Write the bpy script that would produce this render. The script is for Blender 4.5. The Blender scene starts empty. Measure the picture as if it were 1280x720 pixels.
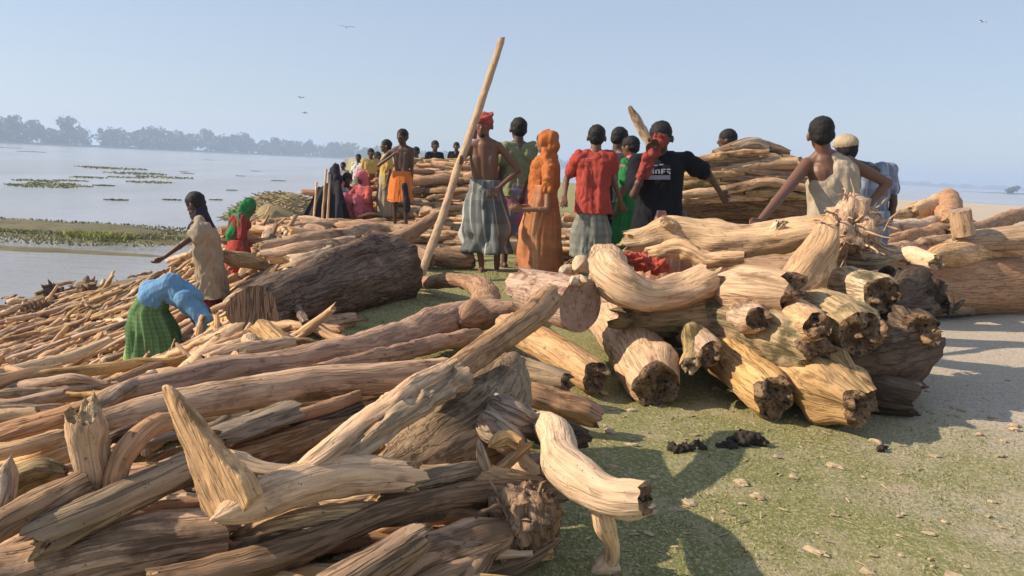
import bpy, math, random
import numpy as np
from mathutils import Vector, Matrix

# ------------------------------------------------------------------ camera, sky, sun
C = bpy.context.scene.collection
SC = bpy.context.scene
FPX, EYE = 1000.0, 1.15
ROLL, PITCH = math.atan(.05), math.atan(154.3 / 1000)
_F = np.array([0, math.cos(PITCH), -math.sin(PITCH)])
_R0 = np.array([1, 0, 0.]); _U0 = np.array([0, math.sin(PITCH), math.cos(PITCH)])
_R = math.cos(ROLL) * _R0 + math.sin(ROLL) * _U0
_U = -math.sin(ROLL) * _R0 + math.cos(ROLL) * _U0
cd = bpy.data.cameras.new('camera'); cam = bpy.data.objects.new('camera', cd); C.objects.link(cam)
m = Matrix.Identity(4)
for i in range(3):
    m[i][0], m[i][1], m[i][2] = _R[i], _U[i], -_F[i]
m[2][3] = EYE
cam.matrix_world = m
cd.sensor_width = 36; cd.lens = FPX / 1280 * 36; cd.clip_start = .05; cd.clip_end = 20000
SC.camera = cam

SUN_EL, SUN_AZ = math.radians(33), math.radians(-5)     # low sun from the left
sdir = Vector((-math.cos(SUN_AZ) * math.cos(SUN_EL), math.sin(SUN_AZ) * math.cos(SUN_EL), math.sin(SUN_EL)))
w = bpy.data.worlds.new('World'); SC.world = w; w.use_nodes = True
wn, wl = w.node_tree.nodes, w.node_tree.links
sky = wn.new('ShaderNodeTexSky'); sky.sky_type = 'NISHITA'; sky.sun_disc = False
sky.sun_elevation = SUN_EL; sky.sun_rotation = math.atan2(sdir.x, sdir.y)
sky.air_density = 1.0; sky.dust_density = .6; sky.ozone_density = 2.2
# a hazy winter sky: the clear blue veiled by even high haze
vm = wn.new('ShaderNodeMix'); vm.data_type = 'RGBA'; vm.inputs[0].default_value = .72; wl.new(sky.outputs[0], vm.inputs[6]); vm.inputs[7].default_value = (2.25, 2.58, 3.25, 1)
wl.new(vm.outputs[2], wn['Background'].inputs[0]); wn['Background'].inputs[1].default_value = .13
sl = bpy.data.lights.new('sun', 'SUN'); sl.energy = 4.3; sl.angle = math.radians(.6); sl.color = (1, .84, .65)
so = bpy.data.objects.new('sun', sl); C.objects.link(so)
so.rotation_euler = sdir.to_track_quat('Z', 'Y').to_euler()
SC.view_settings.view_transform = 'Standard'; SC.view_settings.look = 'None'
SC.view_settings.exposure = .63; SC.view_settings.gamma = 1
SC.cycles.use_denoising = True
SC.cycles.max_bounces = 6; SC.cycles.volume_bounces = 1; SC.cycles.volume_step_rate = 1
rnd = random.Random(11)


def ray(px, py):
    return _F + (px - 640) / FPX * _R - (py - 360) / FPX * _U
def onz(px, py, z):                       # a point of the place at height z
    d = ray(px, py); t = (z - EYE) / d[2]
    return np.array([d[0] * t, d[1] * t, z])
def ony(px, py, y):                       # a point of the place at distance y
    d = ray(px, py); t = y / d[1]
    return np.array([d[0] * t, y, EYE + d[2] * t])

# ------------------------------------------------------------------ noise and mesh helpers
_tab = np.random.RandomState(5).rand(4096)
def _h(i, j, k):
    return _tab[(i * 73856093 ^ j * 19349663 ^ k * 83492791) & 4095]
def vn(p):                                # value noise, p (N,3) -> (N,) in -1..1
    p = np.asarray(p, float); f = np.floor(p).astype(np.int64); t = p - f; t = t * t * (3 - 2 * t)
    i, j, k = f[..., 0], f[..., 1], f[..., 2]; x, y, z = t[..., 0], t[..., 1], t[..., 2]
    def L(a, b, s): return a + (b - a) * s
    r = L(L(L(_h(i, j, k), _h(i + 1, j, k), x), L(_h(i, j + 1, k), _h(i + 1, j + 1, k), x), y),
          L(L(_h(i, j, k + 1), _h(i + 1, j, k + 1), x), L(_h(i, j + 1, k + 1), _h(i + 1, j + 1, k + 1), x), y), z)
    return r * 2 - 1
def fbm(p, o=3):
    s, a = 0, 1.0; p = np.asarray(p, float)
    for _ in range(o):
        s = s + a * vn(p); p = p * 2.03 + 7.3; a *= .5
    return s

class MB:                                 # collects one mesh
    def __init__(s): s.v, s.f, s.m, s.g, s.n = [], [], [], [], 0
    def add(s, v, f, mi=0, g=None):
        v = np.asarray(v, float); s.v.append(v)
        s.f += [tuple(int(a) + s.n for a in q) for q in f]; s.m += [mi] * len(f)
        s.g.append(np.asarray(g, float) if g is not None else v * 1.0); s.n += len(v)
    def verts(s): return np.vstack(s.v)
    def build(s, name, mats, parent=None, origin=(0, 0, 0), smooth=True):
        v = s.verts() - np.asarray(origin, float)
        me = bpy.data.meshes.new(name); me.from_pydata([tuple(a) for a in v], [], s.f)
        mats = mats if isinstance(mats, (list, tuple)) else [mats]
        for q in mats: me.materials.append(q)
        me.polygons.foreach_set('material_index', s.m)
        if smooth: me.polygons.foreach_set('use_smooth', [True] * len(s.f))
        at = me.attributes.new('grain', 'FLOAT_VECTOR', 'POINT')
        at.data.foreach_set('vector', np.vstack(s.g).ravel())
        me.update()
        o = bpy.data.objects.new(name, me); C.objects.link(o)
        if parent is not None: o.parent = parent
        else: o.location = origin
        return o

def tag(o, label=None, cat=None, group=None, kind=None):
    if label: o['label'] = label
    if cat: o['category'] = cat
    if group: o['group'] = group
    if kind: o['kind'] = kind
    return o
def thing(name, label, cat, loc=(0, 0, 0), group=None):
    o = bpy.data.objects.new(name, None); C.objects.link(o); o.location = loc; o.empty_display_size = .1
    return tag(o, label, cat, group)

def resample(P, R, step):
    P = np.asarray(P, float); R = np.asarray(R, float)
    if len(P) == 2:
        P = np.array([P[0], P[0] * .5 + P[1] * .5, P[1]]); R = np.array([R[0], (R[0] + R[1]) / 2, R[1]])
    A = np.vstack([2 * P[0] - P[1], P, 2 * P[-1] - P[-2]]); B = np.concatenate([[R[0]], R, [R[-1]]])
    out, rr = [], []
    for i in range(1, len(A) - 2):
        n = max(2, int(np.linalg.norm(A[i + 1] - A[i]) / step))
        for q in range(n):
            t = q / n
            c = .5 * (2 * A[i] + (A[i + 1] - A[i - 1]) * t + (2 * A[i - 1] - 5 * A[i] + 4 * A[i + 1] - A[i + 2]) * t * t + (3 * A[i] - A[i - 1] - 3 * A[i + 1] + A[i + 2]) * t ** 3)
            out.append(c); rr.append(B[i] + (B[i + 1] - B[i]) * t * t * (3 - 2 * t))
    out.append(P[-1]); rr.append(R[-1])
    return np.array(out), np.array(rr)

def tube(P, R, seg=24, gn=.15, rdg=.05, flat=1.0, tilt=0.0, step=None, ends=('cut', 'cut'), seed=None, knots=0, wob=.25):
    """a length of wood along P; returns (MB body, [MB end or None, ...]); ends: cut, rot, taper, broken"""
    sd = rnd.uniform(0, 900) if seed is None else seed
    rm = float(np.mean(R)); step = step or max(.012, rm * .42)
    P, R = resample(P, R, step); n = len(P)
    s = np.concatenate([[0], np.cumsum(np.linalg.norm(np.diff(P, axis=0), axis=1))])
    # a slight wander so nothing is ruler straight
    w1 = np.stack([fbm(np.stack([s * 1.3 / (rm * 9 + .05) , s * 0 + sd + k * 31, s * 0], 1), 2) for k in range(3)], 1)
    P = P + w1 * rm * wob
    T = np.gradient(P, axis=0); T /= np.linalg.norm(T, axis=1)[:, None] + 1e-9
    up = np.array([0, 0, 1.]) if abs(T[0][2]) < .9 else np.array([1., 0, 0])
    N = np.zeros_like(P); a = up - T[0] * up.dot(T[0]); N[0] = a / np.linalg.norm(a)
    for i in range(1, n):
        a = N[i - 1] - T[i] * N[i - 1].dot(T[i]); N[i] = a / np.linalg.norm(a)
    Bn = np.cross(T, N)
    th = np.linspace(0, 2 * np.pi, seg, endpoint=False) + tilt
    ct, st = np.cos(th), np.sin(th)
    S, TH = np.meshgrid(s, th, indexing='ij'); cc, ss = np.cos(TH), np.sin(TH)
    k = 1 / max(rm, .01)
    low = fbm(np.stack([cc * .9 + sd, ss * .9, S * k * .32], -1), 2)
    tw = S * k * .08
    tw = tw + .5 * vn(np.stack([S * k * .3 + sd, S * 0, S * 0], -1))
    rid = vn(np.stack([np.cos(TH + tw) * 2.1 + sd, np.sin(TH + tw) * 2.1, S * k * .3 + 9], -1))
    rid2 = vn(np.stack([np.cos(TH + tw) * 6 + sd, np.sin(TH + tw) * 6, S * k * .25 + 4], -1))
    fine = fbm(np.stack([cc * 4 + sd, ss * 4, S * k * 1.6], -1), 2)
    lump = fbm(np.stack([cc * 1.9 + sd + 40, ss * 1.9, S * k * .9], -1), 2)
    rad = R[:, None] * (1 + gn * low + rdg * (rid * 1.0 + rid2 * .55) * (1 + .8 * lump) + gn * .4 * lump + gn * .25 * fine)
    for _ in range(knots):
        ks, kt = rnd.uniform(.12, .88) * s[-1], rnd.uniform(0, 6.28)
        d2 = ((S - ks) / (rm * .45)) ** 2 + (np.angle(np.exp(1j * (TH - kt))) / .42) ** 2
        rad = rad + rm * rnd.uniform(.18, .42) * np.exp(-d2) - rm * .2 * np.exp(-d2 * 5)
    kinds = list(ends)
    for e, idx in ((0, range(n)), (1, range(n - 1, -1, -1))):
        if kinds[e] == 'taper':
            for q, i in enumerate(idx):
                d = abs(s[i] - (s[0] if e == 0 else s[-1])) / (rm * 3.2)
                if d >= 1: break
                rad[i] *= .18 + .82 * math.sqrt(max(0, 1 - (1 - d) ** 2))
    for e in (0, 1):
        if kinds[e] == 'rot':
            for q in range(3): rad[q if e == 0 else n - 1 - q] *= (.86, .95, .99)[q]
    V = P[:, None, :] + (N[:, None, :] * ct[None, :, None] * flat + Bn[:, None, :] * st[None, :, None]) * rad[..., None]
    # end raggedness
    for e, i in ((0, 0), (1, n - 1)):
        if kinds[e] in ('broken', 'rot'):
            amp = rm * (.9 if kinds[e] == 'broken' else .28)
            j = fbm(np.stack([ct * 2.3 + sd + e * 9, st * 2.3, ct * 0], -1), 2) * amp
            V[i] += T[i][None, :] * j[:, None] * (1 if e else -1)
    G = np.stack([cc * R[:, None], ss * R[:, None], S + sd], -1)
    fcs = []
    for i in range(n - 1):
        a0 = i * seg
        for q in range(seg):
            r_ = (q + 1) % seg
            fcs.append((a0 + q, a0 + r_, a0 + seg + r_, a0 + seg + q))
    body = MB(); body.add(V.reshape(-1, 3), fcs, 0, G.reshape(-1, 3))
    out = []
    for e, i in ((0, 0), (1, n - 1)):
        ring = V[i]; c = ring.mean(0); tdir = T[i] * (1 if e else -1)
        rings = [ring]; nr = 7 if rm > .03 else 3
        for q in range(1, nr):
            t = 1 - q / nr
            rr = c + (ring - c) * t
            ax = {'cut': .02, 'rot': .55, 'broken': .6, 'taper': .0}[kinds[e]]
            d = fbm((np.stack([(rr - c)[:, 0], (rr - c)[:, 1], (rr - c)[:, 2]], -1)) * k * 2.1 + sd, 3) * ax * rm
            if kinds[e] == 'rot': d = d - rm * .3 * (1 - t) + rm * .3 * np.maximum(0, fbm(rr * k * 4 + sd, 2)) * (t < .95)
            if kinds[e] == 'taper': d = d + rm * .25 * (1 - t * t)
            rings.append(rr + tdir * d[:, None])
        cen = c + tdir * ({'cut': 0, 'rot': -rm * .3, 'broken': rm * .4, 'taper': rm * .25}[kinds[e]])
        vv = np.vstack(rings + [cen[None]]); ff = []
        for a_ in range(nr - 1):
            for q in range(seg):
                r_ = (q + 1) % seg
                f4 = (a_ * seg + q, (a_ + 1) * seg + q, (a_ + 1) * seg + r_, a_ * seg + r_)
                ff.append(f4 if not e else f4[::-1])
        for q in range(seg):
            r_ = (q + 1) % seg
            f3 = ((nr - 1) * seg + q, nr * seg, (nr - 1) * seg + r_)
            ff.append(f3 if not e else f3[::-1])
        eb = MB(); eb.add(vv, ff, 0, (vv - c) * 1.0 + sd); out.append(eb)
    return body, out

def merge(dst, src, mi=0):
    off = dst.n
    dst.v += src.v; dst.g += src.g; dst.f += [tuple(a + off for a in q) for q in src.f]; dst.m += [mi] * len(src.f); dst.n += src.n

# ------------------------------------------------------------------ materials
def newmat(name):
    mt = bpy.data.materials.new(name); mt.use_nodes = True
    return mt, mt.node_tree.nodes, mt.node_tree.links, mt.node_tree.nodes['Principled BSDF']
def nd(n, t, **k):
    x = n.new(t)
    for a, b in k.items(): setattr(x, a, b)
    return x
def noise(n, l, vec, scale, detail=3, rough=.55):
    x = n.new('ShaderNodeTexNoise'); x.inputs['Scale'].default_value = scale; x.inputs['Detail'].default_value = detail
    x.inputs['Roughness'].default_value = rough
    if vec is not None: l.new(vec, x.inputs['Vector'])
    return x.outputs['Fac']
def mapv(n, l, vec, sc):
    x = n.new('ShaderNodeMapping'); x.inputs['Scale'].default_value = sc; l.new(vec, x.inputs['Vector']); return x.outputs[0]
def ramp(n, l, fac, stops, interp='LINEAR'):
    x = n.new('ShaderNodeValToRGB'); l.new(fac, x.inputs[0]); cr = x.color_ramp; cr.interpolation = interp
    while len(cr.elements) < len(stops): cr.elements.new(.5)
    for e, (p, c) in zip(cr.elements, stops):
        e.position = p; e.color = (*c, 1) if len(c) == 3 else c
    return x.outputs[0]
def mixc(n, l, a, b, fac, mode='MIX'):
    x = n.new('ShaderNodeMix'); x.data_type = 'RGBA'; x.blend_type = mode
    for sck, v in ((x.inputs[6], a), (x.inputs[7], b)):
        if hasattr(v, 'links') or hasattr(v, 'is_linked'): l.new(v, sck)
        else: sck.default_value = (*v, 1)
    if hasattr(fac, 'is_linked'): l.new(fac, x.inputs[0])
    else: x.inputs[0].default_value = fac
    return x.outputs[2]
def mth(n, l, op, a, b=None, clamp=False):
    x = n.new('ShaderNodeMath'); x.operation = op; x.use_clamp = clamp
    for i, v in ((0, a), (1, b)):
        if v is None: continue
        if hasattr(v, 'is_linked'): l.new(v, x.inputs[i])
        else: x.inputs[i].default_value = v
    return x.outputs[0]

def wood(name, light, dark, patch, patch_amt=.35, crack=.5, val=(.80, 1.2), bump=.8, pscale=7):
    mt, n, l, b = newmat(name)
    at = n.new('ShaderNodeAttribute'); at.attribute_name = 'grain'
    oi = n.new('ShaderNodeObjectInfo')
    g = at.outputs['Vector']
    big = noise(n, l, mapv(n, l, g, (8, 8, 3.6)), 1, 6, .62)
    c = mixc(n, l, light, dark, ramp(n, l, big, [(.36, (0, 0, 0)), (.8, (.85, .85, .85))]))
    iso = noise(n, l, mapv(n, l, g, (1, 1, .55)), pscale, 5, .62)
    c = mixc(n, l, c, patch, ramp(n, l, iso, [(.62 - patch_amt * .3, (0, 0, 0)), (.72 - patch_amt * .25, (1, 1, 1))]))
    fib = noise(n, l, mapv(n, l, g, (80, 80, 7)), 1, 4, .7)
    c = mixc(n, l, c, ramp(n, l, fib, [(.3, (.72, .67, .62)), (.62, (1.14, 1.11, 1.1))]), 1.0, 'MULTIPLY')
    ck = noise(n, l, mapv(n, l, g, (26, 26, 2.0)), 1, 3, .6)
    ckm = ramp(n, l, ck, [(.455, (0, 0, 0)), (.49, (1, 1, 1)), (.515, (1, 1, 1)), (.545, (0, 0, 0))])
    ckf = mth(n, l, 'MULTIPLY', ckm, noise(n, l, mapv(n, l, g, (4, 4, 1.5)), 1, 1))
    ckf = mth(n, l, 'MULTIPLY', ckf, crack * 1.25, True)
    c = mixc(n, l, c, tuple(q * .18 for q in dark), ckf)
    spk = noise(n, l, g, 60, 2, .6)
    c = mixc(n, l, c, tuple(q * .3 for q in dark), ramp(n, l, spk, [(.66, (0, 0, 0)), (.72, (.7, .7, .7))]))
    pit = n.new('ShaderNodeTexVoronoi'); l.new(mapv(n, l, g, (1, 1, .6)), pit.inputs['Vector']); pit.inputs['Scale'].default_value = 19
    pm = mth(n, l, 'MULTIPLY', ramp(n, l, pit.outputs['Distance'], [(.10, (1, 1, 1)), (.24, (0, 0, 0))]), noise(n, l, g, 6, 2))
    c = mixc(n, l, c, tuple(q * .45 for q in dark), mth(n, l, 'MULTIPLY', pm, 1.1, True))
    hv = n.new('ShaderNodeHueSaturation'); l.new(c, hv.inputs['Color'])
    mr = n.new('ShaderNodeMapRange'); l.new(oi.outputs['Random'], mr.inputs[0]); mr.inputs[3].default_value, mr.inputs[4].default_value = val
    l.new(mr.outputs[0], hv.inputs['Value'])
    r2 = mth(n, l, 'FRACT', mth(n, l, 'MULTIPLY', oi.outputs['Random'], 17.3))
    l.new(mth(n, l, 'ADD', mth(n, l, 'MULTIPLY', r2, .26), .84), hv.inputs['Saturation'])
    l.new(hv.outputs[0], b.inputs['Base Color'])
    b.inputs['Roughness'].default_value = .82; b.inputs['Specular IOR Level'].default_value = .25
    h = mth(n, l, 'SUBTRACT', mth(n, l, 'ADD', mth(n, l, 'MULTIPLY', fib, .5), mth(n, l, 'MULTIPLY', iso, .9)), mth(n, l, 'MULTIPLY', ckf, .8))
    bp = n.new('ShaderNodeBump'); bp.inputs['Strength'].default_value = bump; bp.inputs['Distance'].default_value = .012
    l.new(h, bp.inputs['Height']); l.new(bp.outputs[0], b.inputs['Normal'])
    return mt

PALE = wood('pale_wood', (.64, .43, .25), (.44, .275, .145), (.24, .15, .08), .12)
CREAM = wood('cream_wood', (.68, .50, .32), (.50, .335, .195), (.30, .19, .11), .1, .3)
GOLD = wood('golden_wood', (.58, .39, .18), (.34, .19, .08), (.16, .09, .045), .2, .7)
TAN = wood('tan_wood', (.56, .37, .22), (.36, .215, .12), (.17, .105, .06), .28, .6)
RED = wood('red_wood', (.50, .30, .175), (.33, .185, .105), (.44, .30, .19), .3, .6)
GREY = wood('grey_wood', (.42, .32, .215), (.25, .18, .12), (.15, .11, .07), .25, .8)
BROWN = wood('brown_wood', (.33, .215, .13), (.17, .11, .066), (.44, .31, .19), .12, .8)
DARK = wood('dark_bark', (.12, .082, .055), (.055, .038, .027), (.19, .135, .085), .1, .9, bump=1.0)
MOSS = wood('mossy_wood', (.50, .38, .21), (.30, .21, .11), (.10, .085, .035), .42, .6)
SODDEN = wood('sodden_bark', (.20, .13, .08), (.095, .062, .04), (.30, .20, .12), .15, .9, bump=1.0)
SPECK = wood('speckled_bark', (.50, .38, .29), (.38, .26, .2), (.20, .12, .085), .5, .3, pscale=22)
POLEM = wood('peeled_pole', (.62, .45, .29), (.50, .34, .21), (.36, .24, .15), .05, .15)

def endmat(name, a, bcol, hole):
    mt, n, l, b = newmat(name)
    at = n.new('ShaderNodeAttribute'); at.attribute_name = 'grain'; g = at.outputs['Vector']
    f = noise(n, l, g, 16, 5, .7); c = mixc(n, l, a, bcol, ramp(n, l, f, [(.38, (0, 0, 0)), (.62, (1, 1, 1))]))
    f2 = noise(n, l, g, 38, 4, .7); c = mixc(n, l, c, hole, ramp(n, l, f2, [(.5, (0, 0, 0)), (.64, (1, 1, 1))]))
    l.new(c, b.inputs['Base Color']); b.inputs['Roughness'].default_value = .9; b.inputs['Specular IOR Level'].default_value = .15
    bp = n.new('ShaderNodeBump'); bp.inputs['Strength'].default_value = .9; bp.inputs['Distance'].default_value = .02
    l.new(mth(n, l, 'ADD', f, f2), bp.inputs['Height']); l.new(bp.outputs[0], b.inputs['Normal'])
    return mt
ROTE = endmat('rotted_end', (.38, .245, .14), (.14, .085, .05), (.03, .018, .012))
SAWN = endmat('sawn_end', (.44, .32, .25), (.35, .25, .19), (.24, .16, .12))
PALEE = endmat('pale_end', (.52, .38, .23), (.36, .24, .13), (.16, .09, .05))

def plain(name, col, rough=.85, var=.25, scale=14, bump=.3, spec=.3, woven=False):
    mt, n, l, b = newmat(name)
    tc = n.new('ShaderNodeTexCoord'); f = noise(n, l, tc.outputs['Object'], scale, 4)
    c = mixc(n, l, tuple(q * (1 - var) for q in col), tuple(min(1, q * (1 + var)) for q in col), f)
    l.new(c, b.inputs['Base Color']); b.inputs['Roughness'].default_value = rough; b.inputs['Specular IOR Level'].default_value = spec
    if bump:
        bp = n.new('ShaderNodeBump'); bp.inputs['Strength'].default_value = bump; bp.inputs['Distance'].default_value = .01
        if woven:
            wr = noise(n, l, mapv(n, l, tc.outputs['Object'], (1, 1, .3)), 24, 4, .6); f = mth(n, l, 'ADD', f, mth(n, l, 'ABSOLUTE', mth(n, l, 'SUBTRACT', wr, .5))); bp.inputs['Distance'].default_value = .03
        l.new(f, bp.inputs['Height']); l.new(bp.outputs[0], b.inputs['Normal'])
    return mt
def checked(name, c1, c2, line, sx=16, sz=16):
    mt, n, l, b = newmat(name)
    at = n.new('ShaderNodeAttribute'); at.attribute_name = 'grain'
    sp = n.new('ShaderNodeSeparateXYZ'); l.new(at.outputs['Vector'], sp.inputs[0])
    def stripes(o, k, wd):
        return mth(n, l, 'LESS_THAN', mth(n, l, 'FRACT', mth(n, l, 'MULTIPLY', o, k)), wd)
    c = mixc(n, l, c1, c2, mth(n, l, 'MULTIPLY', stripes(sp.outputs[0], sx, .5), .6))
    c = mixc(n, l, c, c2, mth(n, l, 'MULTIPLY', stripes(sp.outputs[2], sz, .45), .55))
    c = mixc(n, l, c, line, mth(n, l, 'MULTIPLY', stripes(sp.outputs[0], sx, .12), .6))
    f = noise(n, l, at.outputs['Vector'], 9, 4)
    c = mixc(n, l, c, ramp(n, l, f, [(.3, (.75, .75, .75)), (.7, (1.15, 1.15, 1.15))]), 1, 'MULTIPLY')
    l.new(c, b.inputs['Base Color']); b.inputs['Roughness'].default_value = .9; b.inputs['Specular IOR Level'].default_value = .15
    return mt

# ------------------------------------------------------------------ the lie of the land
WATER = -1.95
def edge(y): return np.interp(y, (-60, 5, 7.5, 9, 10, 13, 20, 30, 3000), (2, -1.6, -1.95, -2.35, -2.9, -4.5, -5.0, -6.7, -630))
def ground(x, y):
    x = np.asarray(x, float); y = np.asarray(y, float)
    t = np.maximum(edge(y) - x + .25, 0) * (1 + np.maximum(0, y - 16) / 12); t = t * t / (t + .35)
    z = -2.1 * (1 - np.exp(-t / 2.2)) - .13 * np.maximum(t - 4.2, 0)
    t2 = np.maximum(y - 58, 0) * np.clip((x + 5) / 12, 0, 1); t2 = t2 * t2 / (t2 + 8); z = z - .07 * t2
    t3 = np.maximum(x - 900, 0); z = z - .05 * t3
    z = np.maximum(z, -4.0)
    # low bed of bark and broken wood under the near heap
    q = ((x + .75) / .95) ** 2 + ((y - 2.9) / 1.15) ** 2
    z = z + .13 * np.exp(-q ** 2)
    p = np.stack([x, y, 0 * x], -1)
    near = np.exp(-np.hypot(x, y) / 40)
    return z + near * (.018 * fbm(p * 1.3, 2) + .009 * vn(p * 6.1)) + .05 * vn(p * .13) * (1 - near)

def axis(lo, hi, d0, grow):
    a = [0.0]; d = d0
    while a[-1] < hi: a.append(a[-1] + d); d *= grow
    b = [0.0]; d = d0
    while b[-1] > lo: b.append(b[-1] - d); d *= grow
    return np.array(sorted(set(b + a)))
xs = axis(-2400, 2400, .09, 1.035); ys = axis(-60, 2400, .09, 1.032) + 3
X, Y = np.meshgrid(xs, ys, indexing='ij'); Z = ground(X, Y)
ny = len(ys)
fc = [(i * ny + j, (i + 1) * ny + j, (i + 1) * ny + j + 1, i * ny + j + 1) for i in range(len(xs) - 1) for j in range(ny - 1)]

mt, n, l, b = newmat('turf_and_dust')
tc = n.new('ShaderNodeTexCoord'); ob = tc.outputs['Object']
sp = n.new('ShaderNodeSeparateXYZ'); l.new(ob, sp.inputs[0])
nA = noise(n, l, ob, 1.1, 5, .6); nB = noise(n, l, ob, 9, 5, .7); nC = noise(n, l, ob, 70, 4, .75)
grass = mixc(n, l, (.16, .18, .06), (.27, .25, .10), nB)
grass = mixc(n, l, grass, (.50, .42, .26), ramp(n, l, nC, [(.5, (0, 0, 0)), (.62, (1, 1, 1))]))
dust = mixc(n, l, (.48, .41, .32), (.62, .53, .42), nB)
dust = mixc(n, l, dust, (.25, .2, .14), ramp(n, l, nC, [(.35, (1, 1, 1)), (.5, (0, 0, 0))]))
# trodden dust takes over to the right
dx = mth(n, l, 'SUBTRACT', sp.outputs[0], mth(n, l, 'MULTIPLY', sp.outputs[1], .10))
dfac = mth(n, l, 'ADD', mth(n, l, 'MULTIPLY', mth(n, l, 'SUBTRACT', dx, 1.15), 1.1), mth(n, l, 'MULTIPLY', mth(n, l, 'SUBTRACT', nA, .5), 2.6), True)
dry = ramp(n, l, noise(n, l, ob, 3.3, 5, .65), [(.5, (0, 0, 0)), (.66, (.75, .75, .75))])
c = mixc(n, l, grass, (.43, .36, .23), dry)
c = mixc(n, l, c, dust, dfac)
# damp brown silt down the bank and in the river bed
c = mixc(n, l, c, (.20, .15, .095), mth(n, l, 'MULTIPLY', mth(n, l, 'ADD', sp.outputs[2], .12), -5, True))
l.new(c, b.inputs['Base Color']); b.inputs['Roughness'].default_value = .95; b.inputs['Specular IOR Level'].default_value = .1
bp = n.new('ShaderNodeBump'); bp.inputs['Strength'].default_value = .8; bp.inputs['Distance'].default_value = .02
l.new(mth(n, l, 'ADD', mth(n, l, 'MULTIPLY', nC, .7), nB), bp.inputs['Height']); l.new(bp.outputs[0], b.inputs['Normal'])
gm = MB(); gm.add(np.stack([X, Y, Z], -1).reshape(-1, 3), fc); go = gm.build('ground', mt); tag(go, kind='structure')

mt, n, l, b = newmat('river_water')
tc = n.new('ShaderNodeTexCoord'); ob = tc.outputs['Object']
b.inputs['Base Color'].default_value = (.30, .30, .29, 1); b.inputs['Roughness'].default_value = .16; b.inputs['IOR'].default_value = 1.33
n1 = noise(n, l, mapv(n, l, ob, (.5, 1.3, 1)), 1.6, 5, .65); n2 = noise(n, l, mapv(n, l, ob, (.35, .2, 1)), .6, 3, .5)
c = mixc(n, l, (.36, .36, .37), (.27, .26, .24), ramp(n, l, noise(n, l, mapv(n, l, ob, (.4, .1, 1)), .25, 4, .6), [(.4, (0, 0, 0)), (.65, (1, 1, 1))]))
l.new(c, b.inputs['Base Color'])
bp = n.new('ShaderNodeBump'); bp.inputs['Strength'].default_value = .6; bp.inputs['Distance'].default_value = .12
l.new(mth(n, l, 'ADD', n1, n2), bp.inputs['Height']); l.new(bp.outputs[0], b.inputs['Normal'])
wm = MB(); wm.add([(-2400, -60, WATER), (2400, -60, WATER), (2400, 2400, WATER), (-2400, 2400, WATER)], [(0, 1, 2, 3)])
tag(wm.build('river', mt), kind='structure')

# mud spit with weeds, and the far bank
MUD = plain('mud', (.135, .12, .06), var=.6, scale=1.5); FARB = plain('far_bank_soil', (.10, .12, .06), scale=.05)
GRN = plain('green_weed', (.20, .21, .085), var=.4, scale=8); YEL = plain('yellow_weed', (.30, .29, .07), var=.4, scale=8)
def blob(cx, cy, rx, ry, h, z0, seed, mat, name, rot=0, seg=40, rings=12, par=None, rough=.35):
    mb = MB(); V = []; th = np.linspace(0, 2 * np.pi, seg, endpoint=False)
    edge_ = 1 + rough * fbm(np.stack([np.cos(th) * 1.6 + seed, np.sin(th) * 1.6, th * 0], -1), 3)
    for q in range(rings + 1):
        t = q / rings
        x = np.cos(th) * rx * t * edge_; y = np.sin(th) * ry * t * edge_
        X_, Y_ = x * math.cos(rot) - y * math.sin(rot), x * math.sin(rot) + y * math.cos(rot)
        zz = h * (1 - t ** 2.2) * (1 + .5 * fbm(np.stack([X_ * 1.1 + seed, Y_ * 1.1, x * 0], -1), 3)) - .04 * (t > .99)
        V.append(np.stack([cx + X_, cy + Y_, z0 + zz], -1))
    V = np.vstack(V); F_ = [(q * seg + i, q * seg + (i + 1) % seg, (q + 1) * seg + (i + 1) % seg, (q + 1) * seg + i)[::-1] for q in range(rings) for i in range(seg)]
    mb.add(V, F_); return mb.build(name, mat, par)
for (px, py, rx, ry, h, s) in ((20, 286, 9.0, 2.2, .24, 3), (115, 298, 4.2, 1.3, .14, 8), (-20, 309, 5, .5, .06, 14)):
    p = onz(px, py, WATER); tag(blob(p[0], p[1], rx, ry, h, WATER - .01, s, MUD, 'mud_spit', rot=-.05), kind='structure')

def tufts(mb, cx, cy, z0, r, num, hgt, wd=.02, flatk=.5, zf=None):
    for _ in range(num):
        a = rnd.uniform(0, 6.28); d = r * math.sqrt(rnd.random()); x, y = cx + d * math.cos(a), cy + d * math.sin(a) * flatk
        hh = hgt * rnd.uniform(.5, 1.2); la = rnd.uniform(0, 6.28); ll = hh * rnd.uniform(.2, .9); wa = rnd.uniform(0, 3.14)
        z = z0 if zf is None else zf(x, y)
        dx, dy = math.cos(wa) * wd, math.sin(wa) * wd
        tx, ty = x + ll * math.cos(la), y + ll * math.sin(la)
        mb.add([(x - dx, y - dy, z), (x + dx, y + dy, z), ((x + tx) / 2 + dx * .7, (y + ty) / 2 + dy * .7, z + hh * .65), ((x + tx) / 2 - dx * .7, (y + ty) / 2 - dy * .7, z + hh * .65), (tx, ty, z + hh)],
               [(0, 1, 2, 3), (3, 2, 4)])
mb = MB()
for (px, py, r, k) in ((20, 283, 8, 500), (110, 297, 3.5, 300), (60, 292, 4, 300), (-30, 300, 6, 200)):
    p = onz(px, py, WATER); tufts(mb, p[0], p[1], WATER + .1, r, k * 6, .08, .03, .22)
tag(mb.build('reed_grass', GRN), kind='stuff')
p = onz(122, 300, WATER); mb = MB(); tufts(mb, p[0], p[1], WATER + .06, 1.2, 1100, .2, .03, .5)
tag(mb.build('waterside_bush', YEL), 'bright yellow green water plant clump at the tip of the mud spit', 'plant')

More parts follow.
